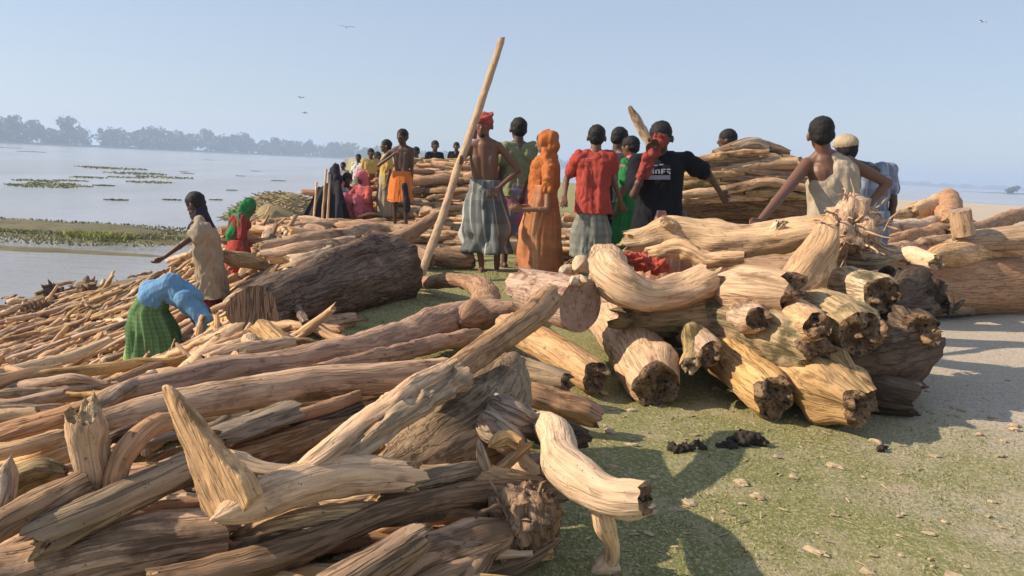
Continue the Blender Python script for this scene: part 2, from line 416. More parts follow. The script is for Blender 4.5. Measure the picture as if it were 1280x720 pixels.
# floating weed rafts
rafts = [(145, 211, 4.5), (168, 217, 4), (118, 209, 3), (205, 222, 3.4), (160, 222, 2.2), (68, 230, 2.2), (45, 226, 2), (88, 226, 1.6), (98, 233, 1.2), (188, 228, 2.4), (55, 233, 2.6), (110, 222, 2.0),
         (145, 250, .8), (235, 217, .9), (230, 215, .7), (290, 238, .5), (270, 250, .5), (12, 185, 5), (40, 190, 4.5), (348, 226, 1.0), (28, 231, 1.3), (215, 250, .7), (130, 232, 1), (300, 220, .7), (262, 200, 2), (320, 214, 1.0)]
wlab = {12: 'small dark weed clump afloat alone above the spit', 17: 'dark weed raft far upriver at the edge of view', 18: 'round dark weed clump far out on the river', 19: 'small weed clump beyond the straw heap'}
for i, (px, py, r) in enumerate(rafts):
    r *= 1.35
    p = onz(px, py, WATER); mb = MB()
    tufts(mb, p[0], p[1], WATER - .01, r * .62, 150, .05 + r * .02, .03 + r * .02, .9)
    b0_ = blob(p[0], p[1], r * .42, r * .3, .03, WATER + .004, i * 3.1, GRN, 'tmp'); q_ = MB(); q_.add(np.array([tuple(v.co) for v in b0_.data.vertices]), [tuple(f.vertices) for f in b0_.data.polygons]); merge(mb, q_); bpy.data.objects.remove(b0_)
    tag(mb.build('floating_weed', GRN if r > 1.35 else MUD, origin=tuple(p)), wlab.get(i, 'green raft of water weed drifting on the pale river' if r > 1.35 else 'dark little clump of weed drifting near the bank'), 'water weed', 'weed rafts on the river')

# far bank and its trees
bank = [ony(-700, 140, 480), ony(-300, 160, 540), ony(0, 178, 620), ony(200, 188, 760), ony(430, 199, 980), ony(640, 210, 1250), ony(900, 222, 1600), ony(1300, 240, 2000), ony(1700, 258, 2200)]
bank = np.array([(q[0], q[1]) for q in bank])
bp_, _ = resample(np.c_[bank, bank[:, 0] * 0], np.ones(len(bank)), 25)
mb = MB(); V = []
for i, q in enumerate(bp_):
    t = bp_[min(i + 1, len(bp_) - 1)] - bp_[max(i - 1, 0)]; nrm = np.array([-t[1], t[0], 0]) / np.linalg.norm(t)
    j = 6 * vn(np.array([[i * .4, 0, 0]]))[0]
    for o_, z in ((j, WATER - .3), (j + 1.5, WATER + 1.0), (j + 40, WATER + 1.6), (120, WATER + 1.5), (124, WATER - .3)):
        V.append(q + nrm * o_ + np.array([0, 0, z]))
ff = [(i * 5 + a, i * 5 + a + 1, i * 5 + 6 + a, i * 5 + 5 + a) for i in range(len(bp_) - 1) for a in range(4)]
mb.add(V, ff); tag(mb.build('far_bank', FARB), kind='structure')
FOL = plain('tree_foliage', (.06, .085, .035), var=.5, scale=.35, bump=0); TRK = plain('tree_trunk', (.12, .09, .06), scale=2)
def crown_mesh(mb, c, rx, rz, leaves, sz, seed):
    rs = random.Random(seed); cl = [(rs.gauss(0, .45), rs.gauss(0, .45), rs.uniform(-.6, .8), rs.uniform(.3, .55)) for _ in range(11)]
    vs, fs = [], []
    for q in range(leaves):
        a = rs.choice(cl); d = Vector((rs.gauss(0, 1), rs.gauss(0, 1), rs.gauss(0, 1))).normalized() * a[3] * rs.uniform(.7, 1.05)
        p = Vector((c[0] + (a[0] + d.x) * rx, c[1] + (a[1] + d.y) * rx, c[2] + (a[2] + d.z) * rz))
        u = Vector((rs.gauss(0, 1), rs.gauss(0, 1), rs.gauss(0, 1))).normalized(); v = u.orthogonal().normalized()
        s_ = sz * rs.uniform(.6, 1.4); k = len(vs)
        vs += [tuple(p + u * s_), tuple(p + v * s_ * .7), tuple(p - u * s_), tuple(p - v * s_ * .7)]; fs.append((k, k + 1, k + 2, k + 3))
    mb.add(vs, fs)
def far_tree(h, seed):
    root = thing('far_tree', 'hazy tree standing above the wood on the far bank', 'tree', group='trees on the far bank')
    b_, e_ = tube([(0, 0, 0), (.2, .1, h * .35), (0, .3, h * .62)], [h * .022, h * .016, h * .008], 8, step=1.5, wob=.6)
    b_.build('trunk', TRK, root)
    mb = MB(); crown_mesh(mb, (0, 0, h * .56), h * .34, h * .36, 520, h * .05, seed); mb.build('crown', FOL, root)
    return root
protos = [far_tree(h, s) for h, s in ((20, 1), (22, 2), (18, 3), (23, 4))]
L_ = len(bp_)
def bank_at(px, back):
    best = min(range(L_), key=lambda i: abs((_R[0] * bp_[i][0]) / max(bp_[i][1], 1) * 1000 + 640 - px))
    i = best; t = bp_[min(i + 1, L_ - 1)] - bp_[max(i - 1, 0)]; nrm = np.array([-t[1], t[0], 0]) / np.linalg.norm(t)
    return bp_[i] + nrm * back
tl = [(14, 1, 1), (45, .95, 3), (60, .8, 1), (84, 1.0, 0), (110, 1.05, 3), (128, .9, 2), (160, .9, 1), (182, .9, 0), (205, .95, 2), (222, 1.1, 1), (246, .85, 0), (262, 1.0, 3), (285, .9, 2), (305, 1.0, 0), (318, 1.1, 1), (340, .9, 2), (362, 1, 0), (380, .85, 1), (402, 1.1, 2), (425, .9, 0), (-20, 1, 2)]
for i, (px, s, k) in enumerate(tl):
    o = protos[k]
    if k in [a[2] for a in tl[:i]]:
        r_ = o.copy(); C.objects.link(r_)
        for ch in o.children:
            c_ = ch.copy(); C.objects.link(c_); c_.parent = r_
        o = r_
    q = bank_at(px, 22); o.location = (q[0] + rnd.uniform(-8, 8), q[1], WATER + 1.2); o.scale = (s, s, s); o.rotation_euler.z = rnd.uniform(0, 6)
names = ['first', 'second']
mb = MB()
for i in range(0, L_):
    for rep in range(3):
        q = bp_[i]; t = bp_[min(i + 1, L_ - 1)] - bp_[max(i - 1, 0)]; nrm = np.array([-t[1], t[0], 0]) / np.linalg.norm(t)
        back = rnd.uniform(20, 60); hh = rnd.uniform(9, 17) * (1 if q[1] < 1400 else .6)
        c0 = q + nrm * back + np.array([rnd.uniform(-12, 12), 0, WATER + 1 + hh * .45])
        crown_mesh(mb, c0, hh * 1.2, hh * .62, 200, hh * .13, rnd.random())
tag(mb.build('far_wood', FOL), kind='stuff')
# a low island far across the river with one bush
p = ony(1420, 249, 560); tag(blob(p[0], p[1], 130, 18, .9, WATER - .02, 21, FARB, 'river_island', rough=.15), kind='structure')
p = ony(1266, 243, 555); g = WATER + .4; mb = MB(); crown_mesh(mb, (p[0], p[1], g + 2.6), 5.0, 2.6, 380, .8, 9)
bo = thing('island_bush', 'lone dark bush on the low island far across the river', 'bush', (0, 0, 0)); mb.build('foliage', FOL, bo)
b_, e_ = tube([(p[0], p[1], g - .3), (p[0] + .3, p[1], g + 2.6)], [.3, .15], 8); b_.build('stem', TRK, bo)

# ------------------------------------------------------------------ haze over river and shore
mt = bpy.data.materials.new('river_haze'); mt.use_nodes = True; n, l = mt.node_tree.nodes, mt.node_tree.links
n.remove(n['Principled BSDF']); pv = n.new('ShaderNodeVolumePrincipled')
pv.inputs['Color'].default_value = (.60, .76, 1, 1); pv.inputs['Density'].default_value = .00085; pv.inputs['Anisotropy'].default_value = .2
l.new(pv.outputs[0], n['Material Output'].inputs['Volume'])
mb = MB(); x0, x1, y0, y1, z0, z1 = -2500, 2500, -100, 2550, -6, 32
mb.add([(x0, y0, z0), (x1, y0, z0), (x1, y1, z0), (x0, y1, z0), (x0, y0, z1), (x1, y0, z1), (x1, y1, z1), (x0, y1, z1)],
       [(3, 2, 1, 0), (4, 5, 6, 7), (0, 1, 5, 4), (1, 2, 6, 5), (2, 3, 7, 6), (3, 0, 4, 7)])
tag(mb.build('haze', mt, smooth=False), kind='stuff')

def cap(mb, p0, p1, r0, r1, seg=12, sq=None):
    p0, p1 = np.asarray(p0, float), np.asarray(p1, float); d = p1 - p0; L = np.linalg.norm(d) + 1e-9; d = d / L
    a = np.array([0, 0, 1.]) if abs(d[2]) < .9 else np.array([1., 0, 0]); u = np.cross(d, a); u /= np.linalg.norm(u); v = np.cross(d, u)
    th = np.linspace(0, 2 * np.pi, seg, endpoint=False); V = []
    prof = [(-r0 * math.cos(q), r0 * math.sin(q)) for q in (.25, .75, 1.25)] + [(0, r0), (L * .5, (r0 + r1) / 2), (L, r1)] + [(L + r1 * math.cos(q), r1 * math.sin(q)) for q in (1.25, .75, .25)]
    for s, r in prof: V.append(p0 + d * s + (np.cos(th)[:, None] * u + np.sin(th)[:, None] * v) * r)
    V = np.vstack(V + [(p0 - d * r0)[None], (p1 + d * r1)[None]]); n = len(prof); F_ = []
    for i in range(n - 1):
        for j in range(seg): F_.append((i * seg + j, i * seg + (j + 1) % seg, (i + 1) * seg + (j + 1) % seg, (i + 1) * seg + j))
    for j in range(seg):
        F_.append((n * seg, (j + 1) % seg, j)); F_.append((n * seg + 1, (n - 1) * seg + j, (n - 1) * seg + (j + 1) % seg))
    mb.add(V, F_)
def ell(mb, c, r, M=None, seg=20, rg=14):
    th = np.linspace(0, 2 * np.pi, seg, endpoint=False); V = []
    for i in range(1, rg):
        p = math.pi * i / rg; V.append(np.stack([np.cos(th) * math.sin(p) * r[0], np.sin(th) * math.sin(p) * r[1], 0 * th + math.cos(p) * r[2]], 1))
    V = np.vstack(V + [np.array([[0, 0, r[2]]]), np.array([[0, 0, -r[2]]])])
    if M is not None: V = V @ np.asarray(M).T
    V = V + np.asarray(c, float); n = rg - 1; F_ = []
    for i in range(n - 1):
        for j in range(seg): F_.append((i * seg + j, (i + 1) * seg + j, (i + 1) * seg + (j + 1) % seg, i * seg + (j + 1) % seg))
    for j in range(seg):
        F_.append((n * seg, j, (j + 1) % seg)); F_.append((n * seg + 1, (n - 1) * seg + (j + 1) % seg, (n - 1) * seg + j))
    mb.add(V, F_)
def fuse(mb, name, mat, parent, vox=.012, sm=4, fold=0, fs=(9, 9, 3), xf=None, seed=0):
    """melt overlapping volumes into one continuous surface"""
    me = bpy.data.meshes.new(name); me.from_pydata([tuple(a) for a in mb.verts()], [], mb.f); me.update()
    o = bpy.data.objects.new(name, me); C.objects.link(o)
    rm = o.modifiers.new('r', 'REMESH'); rm.mode = 'VOXEL'; rm.voxel_size = vox
    if sm: s_ = o.modifiers.new('s', 'SMOOTH'); s_.factor = .5; s_.iterations = sm
    dg = bpy.context.evaluated_depsgraph_get(); ev = o.evaluated_get(dg); m2 = bpy.data.meshes.new_from_object(ev)
    n_ = len(m2.vertices); co = np.empty(n_ * 3); m2.vertices.foreach_get('co', co); co = co.reshape(-1, 3)
    g = co.copy()
    if fold:
        nr = np.empty(n_ * 3); m2.vertices.foreach_get('normal', nr); nr = nr.reshape(-1, 3)
        sk_ = co + .06 * np.stack([vn(co * 5 + 3), vn(co * 5 + 13), vn(co * 5 + 23)], 1)
        cr = np.abs(vn(sk_ * np.array(fs) * 1.1 + seed)) * 2 - .6; cr2 = np.abs(vn((sk_ + sk_[:, [2, 1, 0]] * .4) * np.array(fs) * 2.2 + seed + 9)) * 2 - .6
        co = co + nr * (fold * (1.0 * cr + .55 * cr2 + .4 * fbm(co * np.array(fs) + seed, 2)))[:, None]
    if xf is not None: co = xf(co)
    m2.vertices.foreach_set('co', co.ravel()); m2.polygons.foreach_set('use_smooth', [True] * len(m2.polygons))
    at = m2.attributes.new('grain', 'FLOAT_VECTOR', 'POINT'); at.data.foreach_set('vector', g.ravel())
    m2.materials.clear(); m2.materials.append(mat); m2.update()
    bpy.data.objects.remove(o); bpy.data.meshes.remove(me)
    q = bpy.data.objects.new(name, m2); C.objects.link(q); q.parent = parent
    return q

# ------------------------------------------------------------------ wood things
def pts(sp):
    """sp rows: (px, py, z, rpx) -> world points and radii in metres; z may be ('y', distance)"""
    P, R = [], []
    for px, py, z, r in sp:
        q = ony(px, py, z[1]) if isinstance(z, tuple) else onz(px, py, z)
        P.append(q); R.append(r * np.linalg.norm(q - np.array([0, 0, EYE])) / FPX)
    return np.array(P), np.array(R)
ENDM = {'rot': ROTE, 'cut': SAWN, 'broken': PALEE, 'taper': None}
def log(label, sp, mat, ends=('broken', 'rot'), name='log', cat='log', group=None, branches=(), extra=None, endmats=None, **k):
    P, R = pts(sp); org = P.mean(0); org[2] = P[:, 2].min() - R.min()
    root = thing(name, label, cat, tuple(org), group)
    body, es = tube(P, R, ends=ends, seg=k.pop('seg', 28), **k)
    for e, kd in zip(es, ends):
        if kd == 'taper': merge(body, e)
    body.build('trunk', mat, root, org)
    for i, (e, kd) in enumerate(zip(es, ends)):
        if kd != 'taper':
            e.build({'rot': 'rotted_end', 'cut': 'sawn_end', 'broken': 'broken_end'}[kd], (endmats[i] if endmats and endmats[i] else ENDM[kd]), root, org)
    for br in branches:
        bs, bk = (br, {}) if isinstance(br, list) else br
        bk = dict(bk); be = bk.pop('ends', ('taper', 'broken')); bm_ = bk.pop('mat', mat); nm = bk.pop('name', 'branch_stub')
        Pb, Rb = pts(bs); b2, e2 = tube(Pb, Rb, seg=18, ends=be, **bk)
        merge(b2, e2[0], 0); merge(b2, e2[1], 1)
        b2.build(nm, [bm_, ENDM[be[1]] or bm_], root, org)
    if extra: extra(root, org)
    return root
def roots(cpx, z, rad_px, num, mat, name='root_mass', ball=.8, direc=None, thin=.09, length=1.0, seed=1):
    """a gnarled ball of roots"""
    def f(root, org):
        rs = random.Random(seed)
        c = ony(cpx[0], cpx[1], z[1]) if isinstance(z, tuple) else onz(cpx[0], cpx[1], z)
        r = rad_px * np.linalg.norm(c - np.array([0, 0, EYE])) / FPX
        mb = MB()
        if ball:
            u, v = np.meshgrid(np.linspace(0, 2 * np.pi, 33)[:-1], np.linspace(.02, np.pi - .02, 18), indexing='ij')
            d = np.stack([np.cos(u) * np.sin(v), np.sin(u) * np.sin(v), np.cos(v)], -1)
            rr = r * ball * (1 + .35 * fbm(d * 2.2 + seed * 3, 3) + .22 * fbm(d * 7 + seed, 2))
            V = c + d * rr[..., None]; nv = 18
            ff = [(i * nv + j, i * nv + j + 1, ((i + 1) % 32) * nv + j + 1, ((i + 1) % 32) * nv + j) for i in range(32) for j in range(nv - 1)]
            mb.add(V.reshape(-1, 3), ff, 0, (d * rr[..., None] * 1.2).reshape(-1, 3) + seed)
        for q in range(num):
            d = np.array([rs.gauss(0, 1), rs.gauss(0, 1), rs.gauss(0, 1)])
            if direc is not None: d = d * .8 + np.array(direc)
            d /= np.linalg.norm(d); s0 = c + d * r * .35; e = np.array([rs.gauss(0, 1), rs.gauss(0, 1), rs.gauss(0, 1)]) * r * .5
            L1 = r * rs.uniform(.6, 1.25) * length
            e2 = np.array([rs.gauss(0, 1), rs.gauss(0, 1), rs.gauss(0, 1)]) * r * .4
            b_, e_ = tube([s0, s0 + d * L1 * .4 + e * .4, s0 + d * L1 * .7 + e, s0 + d * L1 * .75 + e + e2], [r * thin * 1.9, r * thin * 1.5, r * thin * 1.2, r * thin * .8], 8, step=r * .12, ends=('taper', 'taper'), wob=1.2)
            merge(mb, b_); merge(mb, e_[1])
        mb.build(name, mat, root, org)
    return f
def both(*fs):
    def f(r, o):
        for q in fs: q(r, o)
    return f
NH = 'driftwood of the near heap'; RH = 'logs stacked on the turf'; FR = 'logs lying beyond the stack'

# --- near heap, front
def blade(root, org):
    out = [(203, 480), (214, 482), (232, 503), (258, 538), (287, 572), (312, 598), (322, 622), (306, 646), (278, 652), (258, 632), (248, 594), (234, 556), (218, 522), (207, 498)]
    ax0, ax1 = onz(290, 640, .31), onz(206, 482, .60); ax = (ax1 - ax0) / np.linalg.norm(ax1 - ax0)
    nn = np.array([-.5, -.75, .25]); nn = nn - nn.dot(ax) * ax; nn /= np.linalg.norm(nn); eye = np.array([0, 0, EYE])
    def at(px, py):
        d = ray(px, py); return eye + d * (nn.dot(ax0 - eye) / nn.dot(d))
    F0 = np.array([at(*q) for q in out]); mb = MB(); k = len(out)
    th = np.array([.008 + .016 * min(1, max(0, (q[1] - 480) / 110.)) for q in out])[:, None]
    V = np.vstack([F0 + nn * th, F0 - nn * th]); mb.add(V, [tuple(range(k))[::-1], tuple(range(k, 2 * k))] + [(i, (i + 1) % k, k + (i + 1) % k, k + i) for i in range(k)])
    q = fuse(mb, 'upright_fork', PALE, root, .004, 14, .0025, (30, 30, 8), xf=lambda v: v - org)
    g = np.empty(len(q.data.vertices) * 3); q.data.attributes['grain'].data.foreach_get('vector', g); g = g.reshape(-1, 3) - ax0
    s = g @ ax; u = np.cross(ax, [0, 1, 0]); u /= np.linalg.norm(u); g2 = np.stack([g @ u, g @ np.cross(ax, u), s], 1) + 3.3
    q.data.attributes['grain'].data.foreach_set('vector', g2.ravel())
log('pale forked branch with a smooth upright blade, top of the near heap', [(268, 648, .315, 20), (310, 630, .33, 25), (370, 607, .345, 25), (440, 594, .345, 24), (512, 595, .33, 18)], PALE, ('taper', 'broken'), 'forked_branch', 'branch', NH,
    extra=blade, gn=.08, rdg=.04, wob=.1)
log('thick dark log with tan top surface at the front corner of the heap', [(-70, 745, .16, 36), (60, 708, .18, 36), (170, 683, .2, 34), (285, 667, .21, 31)], TAN, ('broken', 'rot'), group=NH, gn=.12)
log('long dark branch running from under the yellow fork to the turf edge', [(190, 730, .17, 16), (340, 695, .2, 19), (430, 665, .23, 15), (520, 632, .26, 14), (620, 614, .22, 15), (705, 619, .14, 12)], BROWN, ('broken', 'rot'), group=NH)
log('split golden plank with jagged fibres under the yellow fork', [(285, 672, .2, 13), (350, 650, .25, 17), (420, 640, .26, 15), (495, 632, .25, 9)], GOLD, ('taper', 'broken'), 'split_plank', 'plank', NH, flat=.6, rdg=.28)
log('splintered golden brown plank lying lowest at the front', [(290, 712, .15, 20), (370, 690, .17, 16), (450, 660, .2, 10), (500, 640, .22, 6)], GOLD, ('broken', 'taper'), 'split_plank', 'plank', NH, flat=.6, rdg=.3)
log('stout log ending in a fuzzy gnarled root ball by the turf', [(455, 745, .12, 34), (540, 697, .14, 30), (600, 668, .17, 31), (640, 655, .18, 30)], TAN, ('broken', 'taper'), group=NH, extra=roots((654, 650), .18, 33, 34, BROWN, seed=4, thin=.07, ball=1.2, length=.2), gn=.2, knots=3)
log('short log with dark sawn end in front of the gnarled root ball', [(400, 755, .14, 24), (460, 712, .2, 21), (528, 672, .25, 19)], BROWN, ('broken', 'rot'), group=NH)
log('thin golden slat under the gnarled root ball', [(440, 735, .06, 8), (560, 705, .07, 12), (690, 690, .06, 11)], GOLD, ('broken', 'rot'), 'split_plank', 'plank', NH, flat=.7)
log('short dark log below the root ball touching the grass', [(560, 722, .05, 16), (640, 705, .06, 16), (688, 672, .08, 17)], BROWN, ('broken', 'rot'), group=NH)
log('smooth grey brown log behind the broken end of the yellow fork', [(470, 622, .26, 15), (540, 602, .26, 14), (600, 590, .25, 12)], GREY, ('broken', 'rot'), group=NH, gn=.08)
log('white curved root log standing on a single leg at the edge of the heap', [(672, 528, .31, 15), (694, 545, .335, 21), (700, 578, .33, 25), (724, 600, .315, 27), (762, 622, .31, 24), (806, 626, .325, 25)], CREAM, ('rot', 'rot'), 'root_log', 'root', NH,
    branches=[([(752, 622, .28, 17), (757, 655, .2, 13), (765, 685, .1, 10), (762, 712, .02, 13)], dict(name='root_leg', ends=('taper', 'taper'), gn=.1)),
              ([(755, 632, .28, 14), (790, 640, .26, 11), (812, 634, .265, 8)], dict(name='branch_stub')),
              ([(740, 718, .01, 8), (762, 708, .03, 14), (778, 716, .01, 7)], dict(name='root_foot', ends=('taper', 'taper'))),
              ([(727, 590, .33, 9), (735, 575, .37, 3)], dict(name='branch_stub', ends=('taper', 'taper')))], gn=.1, rdg=.05, wob=.1)
log('big grey flared stump lying across the middle of the heap', [(468, 590, .22, 34), (530, 560, .24, 60), (585, 528, .27, 62), (620, 492, .33, 44), (642, 455, .36, 27)], GREY, ('broken', 'rot'), 'stump', 'stump', NH, seg=44, gn=.12, rdg=.07,
    branches=[([(600, 520, .34, 30), (635, 545, .3, 22), (655, 575, .22, 12)], dict(name='root_flare', gn=.3)),
              ([(610, 500, .38, 22), (640, 520, .36, 18), (672, 535, .32, 12)], dict(name='root_flare', gn=.3))])
log('pale split plank leaning up against the grey stump', [(345, 607, .33, 6), (400, 573, .40, 17), (460, 525, .45, 21), (520, 485, .49, 20), (562, 460, .5, 15)], PALE, ('taper', 'broken'), 'split_plank', 'plank', NH, flat=.7, rdg=.13)
log('rugged grey splinter lying along the grey stump', [(425, 577, .38, 10), (470, 548, .42, 14), (530, 505, .46, 14), (578, 470, .48, 15)], GREY, ('broken', 'broken'), 'splinter', 'splinter', NH, rdg=.35, gn=.25)
log('peeled pole rising over the heap towards the sawn speckled log', [(540, 487, .44, 17), (590, 452, .48, 17), (640, 416, .53, 17), (688, 374, .58, 17)], TAN, ('broken', 'broken'), 'pole', 'pole', NH, gn=.08, rdg=.04)
log('golden forked root tangle under the flared grey stump', [(598, 548, .33, 5), (606, 578, .28, 8), (615, 600, .22, 9)], GOLD, ('taper', 'taper'), 'forked_root', 'root', NH,
    branches=[([(615, 598, .23, 8), (640, 575, .28, 7), (665, 553, .31, 5)], dict(ends=('taper', 'taper'))), ([(612, 560, .32, 9), (632, 550, .33, 12), (650, 556, .32, 9)], dict(ends=('taper', 'broken')))])
log('short cream knob of wood under the white root log', [(640, 560, .25, 14), (655, 583, .22, 16), (668, 592, .2, 14)], CREAM, ('taper', 'broken'), 'wood_chunk', 'wood chunk', NH)
log('reddish ribbed log poking out of the heap onto the turf', [(600, 470, .22, 14), (650, 487, .2, 14), (705, 505, .15, 15), (748, 522, .09, 16)], RED, ('broken', 'rot'), group=NH, rdg=.25)
log('brown log tucked behind the reddish ribbed one', [(600, 455, .15, 16), (650, 465, .14, 19), (708, 480, .12, 17)], GREY, ('broken', 'rot'), group=NH, gn=.22)
log('dark wood lump between the grey stump and the white root', [(640, 520, .2, 22), (690, 540, .15, 20), (730, 548, .1, 14)], DARK, ('taper', 'rot'), 'wood_chunk', 'wood chunk', NH)
log('long smooth peeled log crossing the whole heap', [(118, 530, .36, 15), (200, 510, .38, 18), (300, 492, .39, 20), (400, 480, .39, 21), (490, 473, .39, 19), (560, 462, .39, 16)], TAN, ('broken', 'broken'), group=NH, gn=.07, rdg=.04, knots=2, wob=.15)
log('long reddish log ending in a bent root on the grass behind the heap', [(60, 528, .25, 10), (165, 489, .33, 13), (280, 463, .30, 17), (413, 443, .26, 19), (500, 424, .2, 21), (550, 405, .17, 23), (600, 394, .2, 20), (640, 388, .24, 15)], RED, ('taper', 'rot'), group=NH, gn=.14, knots=3,
    branches=[([(575, 402, .2, 20), (603, 385, .2, 19), (600, 362, .2, 15), (575, 352, .18, 10), (522, 354, .06, 8)], dict(name='bent_root', gn=.2))])
log('narrow reddish log alongside the long reddish one', [(395, 466, .27, 11), (480, 448, .22, 11), (560, 428, .16, 11), (600, 421, .12, 10)], RED, ('broken', 'rot'), group=NH)
log('red stained log at the edge of the frame beside the pale splinters', [(-60, 560, .2, 14), (20, 543, .25, 14), (85, 523, .3, 12), (135, 505, .33, 10)], RED, ('broken', 'broken'), group=NH, gn=.08)
log('blunt cream post standing out of the heap near the river bank', [(100, 512, .52, 20), (104, 540, .46, 24), (112, 580, .38, 21), (119, 616, .3, 13)], PALE, ('broken', 'broken'), 'wood_post', 'post', NH, flat=.8, gn=.2)
log('curved pinkish bough beside the blunt cream post', [(222, 526, .42, 9), (192, 532, .44, 12), (163, 557, .42, 13), (146, 590, .36, 12), (138, 625, .3, 10)], RED, ('broken', 'broken'), 'bough', 'branch', NH, gn=.06, rdg=.04)
log('dark weathered log below the curved pinkish bough', [(48, 668, .27, 20), (120, 640, .3, 20), (190, 605, .33, 19), (252, 580, .35, 18)], GREY, ('broken', 'rot'), group=NH)
log('brown stick leaning at the frame edge under the grey wedge', [(-40, 690, .28, 18), (30, 643, .32, 17), (103, 603, .35, 15)], BROWN, ('broken', 'broken'), 'branch', 'branch', NH)
log('slim pale stick poking in at the frame edge', [(-40, 572, .36, 9), (20, 563, .37, 9), (76, 546, .38, 8)], PALE, ('broken', 'broken'), 'stick', 'stick', NH)
log('grey upright wedge at the frame edge', [(-4, 640, .3, 16), (8, 600, .36, 12), (14, 570, .42, 6)], GREY, ('broken', 'taper'), 'wedge', 'wood chunk', NH)
log('broad grey plank lying behind the upright blade of the fork', [(262, 549, .34, 16), (310, 533, .35, 19), (362, 514, .36, 17)], GREY, ('broken', 'broken'), 'plank', 'plank', NH, rdg=.2, flat=.7)
log('dark brown log under the long peeled log', [(295, 572, .26, 17), (370, 552, .27, 17), (440, 525, .28, 17), (500, 503, .28, 14)], BROWN, ('broken', 'rot'), group=NH)
log('fibrous grey bark strip between the fork and the dark brown log', [(290, 572, .36, 16), (330, 583, .35, 14), (385, 588, .34, 10)], GREY, ('broken', 'broken'), 'bark_strip', 'bark', NH, flat=.45, rdg=.35)
log('short reddish stick jutting over the dark brown log', [(372, 520, .34, 8), (410, 508, .35, 8), (448, 494, .36, 8)], RED, ('broken', 'rot'), 'stick', 'stick', NH)
log('dark sliver under the short reddish stick', [(365, 535, .3, 9), (410, 524, .31, 9), (450, 510, .32, 8)], DARK, ('broken', 'rot'), 'stick', 'stick', NH)
log('tan splinter bundle beside the blunt cream post', [(10, 585, .3, 14), (50, 575, .32, 14), (98, 556, .33, 12)], PALE, ('broken', 'broken'), 'splinter', 'splinter', NH, rdg=.3)
log('knobby tan chunk in front of the splinter bundle', [(20, 603, .31, 16), (48, 590, .33, 18), (80, 590, .32, 14)], MOSS, ('broken', 'rot'), 'wood_chunk', 'wood chunk', NH, gn=.3)
log('dark grey stick crossing behind the curved bough', [(110, 522, .34, 9), (150, 490, .36, 8), (190, 470, .34, 7)], GREY, ('broken', 'broken'), 'stick', 'stick', NH)
log('small hooked dark root between post and bough', [(138, 550, .4, 6), (150, 545, .42, 8), (175, 532, .42, 6)], DARK, ('broken', 'broken'), 'root', 'root', NH)
log('cream stone like wood chip heap under the bough', [(170, 610, .24, 10), (215, 600, .25, 13), (240, 598, .25, 8)], PALE, ('broken', 'broken'), 'wood_chunk', 'wood chunk', NH, flat=.6)

# --- between the heap and the slope
log('huge dark waterlogged trunk lying on the turf', [(316, 390, .19, 33), (365, 372, .2, 38), (430, 350, .22, 43), (487, 333, .24, 46)], SODDEN, ('cut', 'cut'), group='logs along the bank edge', seg=48, gn=.06, rdg=.16, knots=3, wob=.05, endmats=(DARK, SODDEN))
log('straight pale log in front of the huge dark trunk', [(215, 462, .05, 9), (300, 437, .055, 9), (380, 412, .06, 9), (438, 399, .06, 10)], TAN, ('broken', 'broken'), group='logs along the bank edge', gn=.08)
log('short golden brown stump lying by the pale straight log', [(328, 413, .16, 13), (352, 432, .12, 13), (380, 455, .06, 12)], GOLD, ('broken', 'broken'), 'stump', 'stump', 'logs along the bank edge', gn=.14)
log('long pale log resting behind the huge dark trunk', [(325, 309, .2, 8), (400, 298, .25, 10), (470, 289, .25, 9), (522, 292, .25, 8)], TAN, ('broken', 'rot'), group='logs along the bank edge')
log('tan log just over the top of the huge dark trunk', [(335, 322, .2, 9), (385, 314, .26, 11), (445, 303, .28, 9)], TAN, ('broken', 'broken'), group='logs along the bank edge')
log('whitish root knob behind the dark trunk', [(362, 333, .2, 9), (385, 325, .25, 10), (410, 317, .25, 7)], CREAM, ('broken', 'broken'), 'root', 'root', 'logs along the bank edge', gn=.3)
log('thick brown log lying beyond the foot of the tall pole', [(505, 318, .14, 12), (545, 321, .13, 12), (592, 324, .12, 11)], BROWN, ('rot', 'rot'), group='logs along the bank edge', endmats=(DARK, DARK))
log('reddish stub between the dark trunk and the tall pole', [(488, 308, .2, 11), (510, 315, .18, 12), (541, 325, .13, 10)], RED, ('broken', 'rot'), group='logs along the bank edge')
log('thin log with a rising tip behind the dark trunk', [(455, 300, .2, 8), (500, 298, .25, 9), (545, 270, .5, 7)], RED, ('broken', 'broken'), group='logs along the bank edge')
log('golden log end by the orange clad carrier', [(268, 414, -.42, 11), (288, 407, -.32, 13), (309, 397, -.2, 13)], GOLD, ('broken', 'cut'), group='logs along the bank edge')

# --- stack on the turf
log('pale log pointing at the viewer with a hollow dark end, nearest the heap', [(640, 408, .17, 19), (690, 437, .14, 21), (745, 474, .095, 23)], PALE, ('broken', 'rot'), group=RH, gn=.09, rdg=.04)
log('sawn log with speckled bark and a clean round grey cut face', [(652, 364, .42, 28), (688, 372, .42, 31), (726, 382, .42, 34)], SPECK, ('broken', 'cut'), group=RH, gn=.05, rdg=.02, knots=0, wob=.05)
log('stout pale log with a deep black rotted hollow facing the camera', [(748, 388, .17, 24), (785, 425, .15, 33), (828, 474, .14, 35)], PALE, ('broken', 'rot'), group=RH, gn=.15, rdg=.05, knots=4)
log('pale grey log lying low behind the sawn speckled log', [(735, 360, .3, 16), (770, 378, .3, 18), (815, 395, .25, 18)], SPECK, ('broken', 'broken'), group=RH)
log('curved yellowish log with a bulbous end cradling the red cloth', [(752, 324, .62, 20), (766, 350, .56, 25), (805, 368, .5, 20), (848, 360, .53, 19), (888, 345, .60, 23)], PALE, ('rot', 'rot'), group=RH, gn=.24, knots=6)
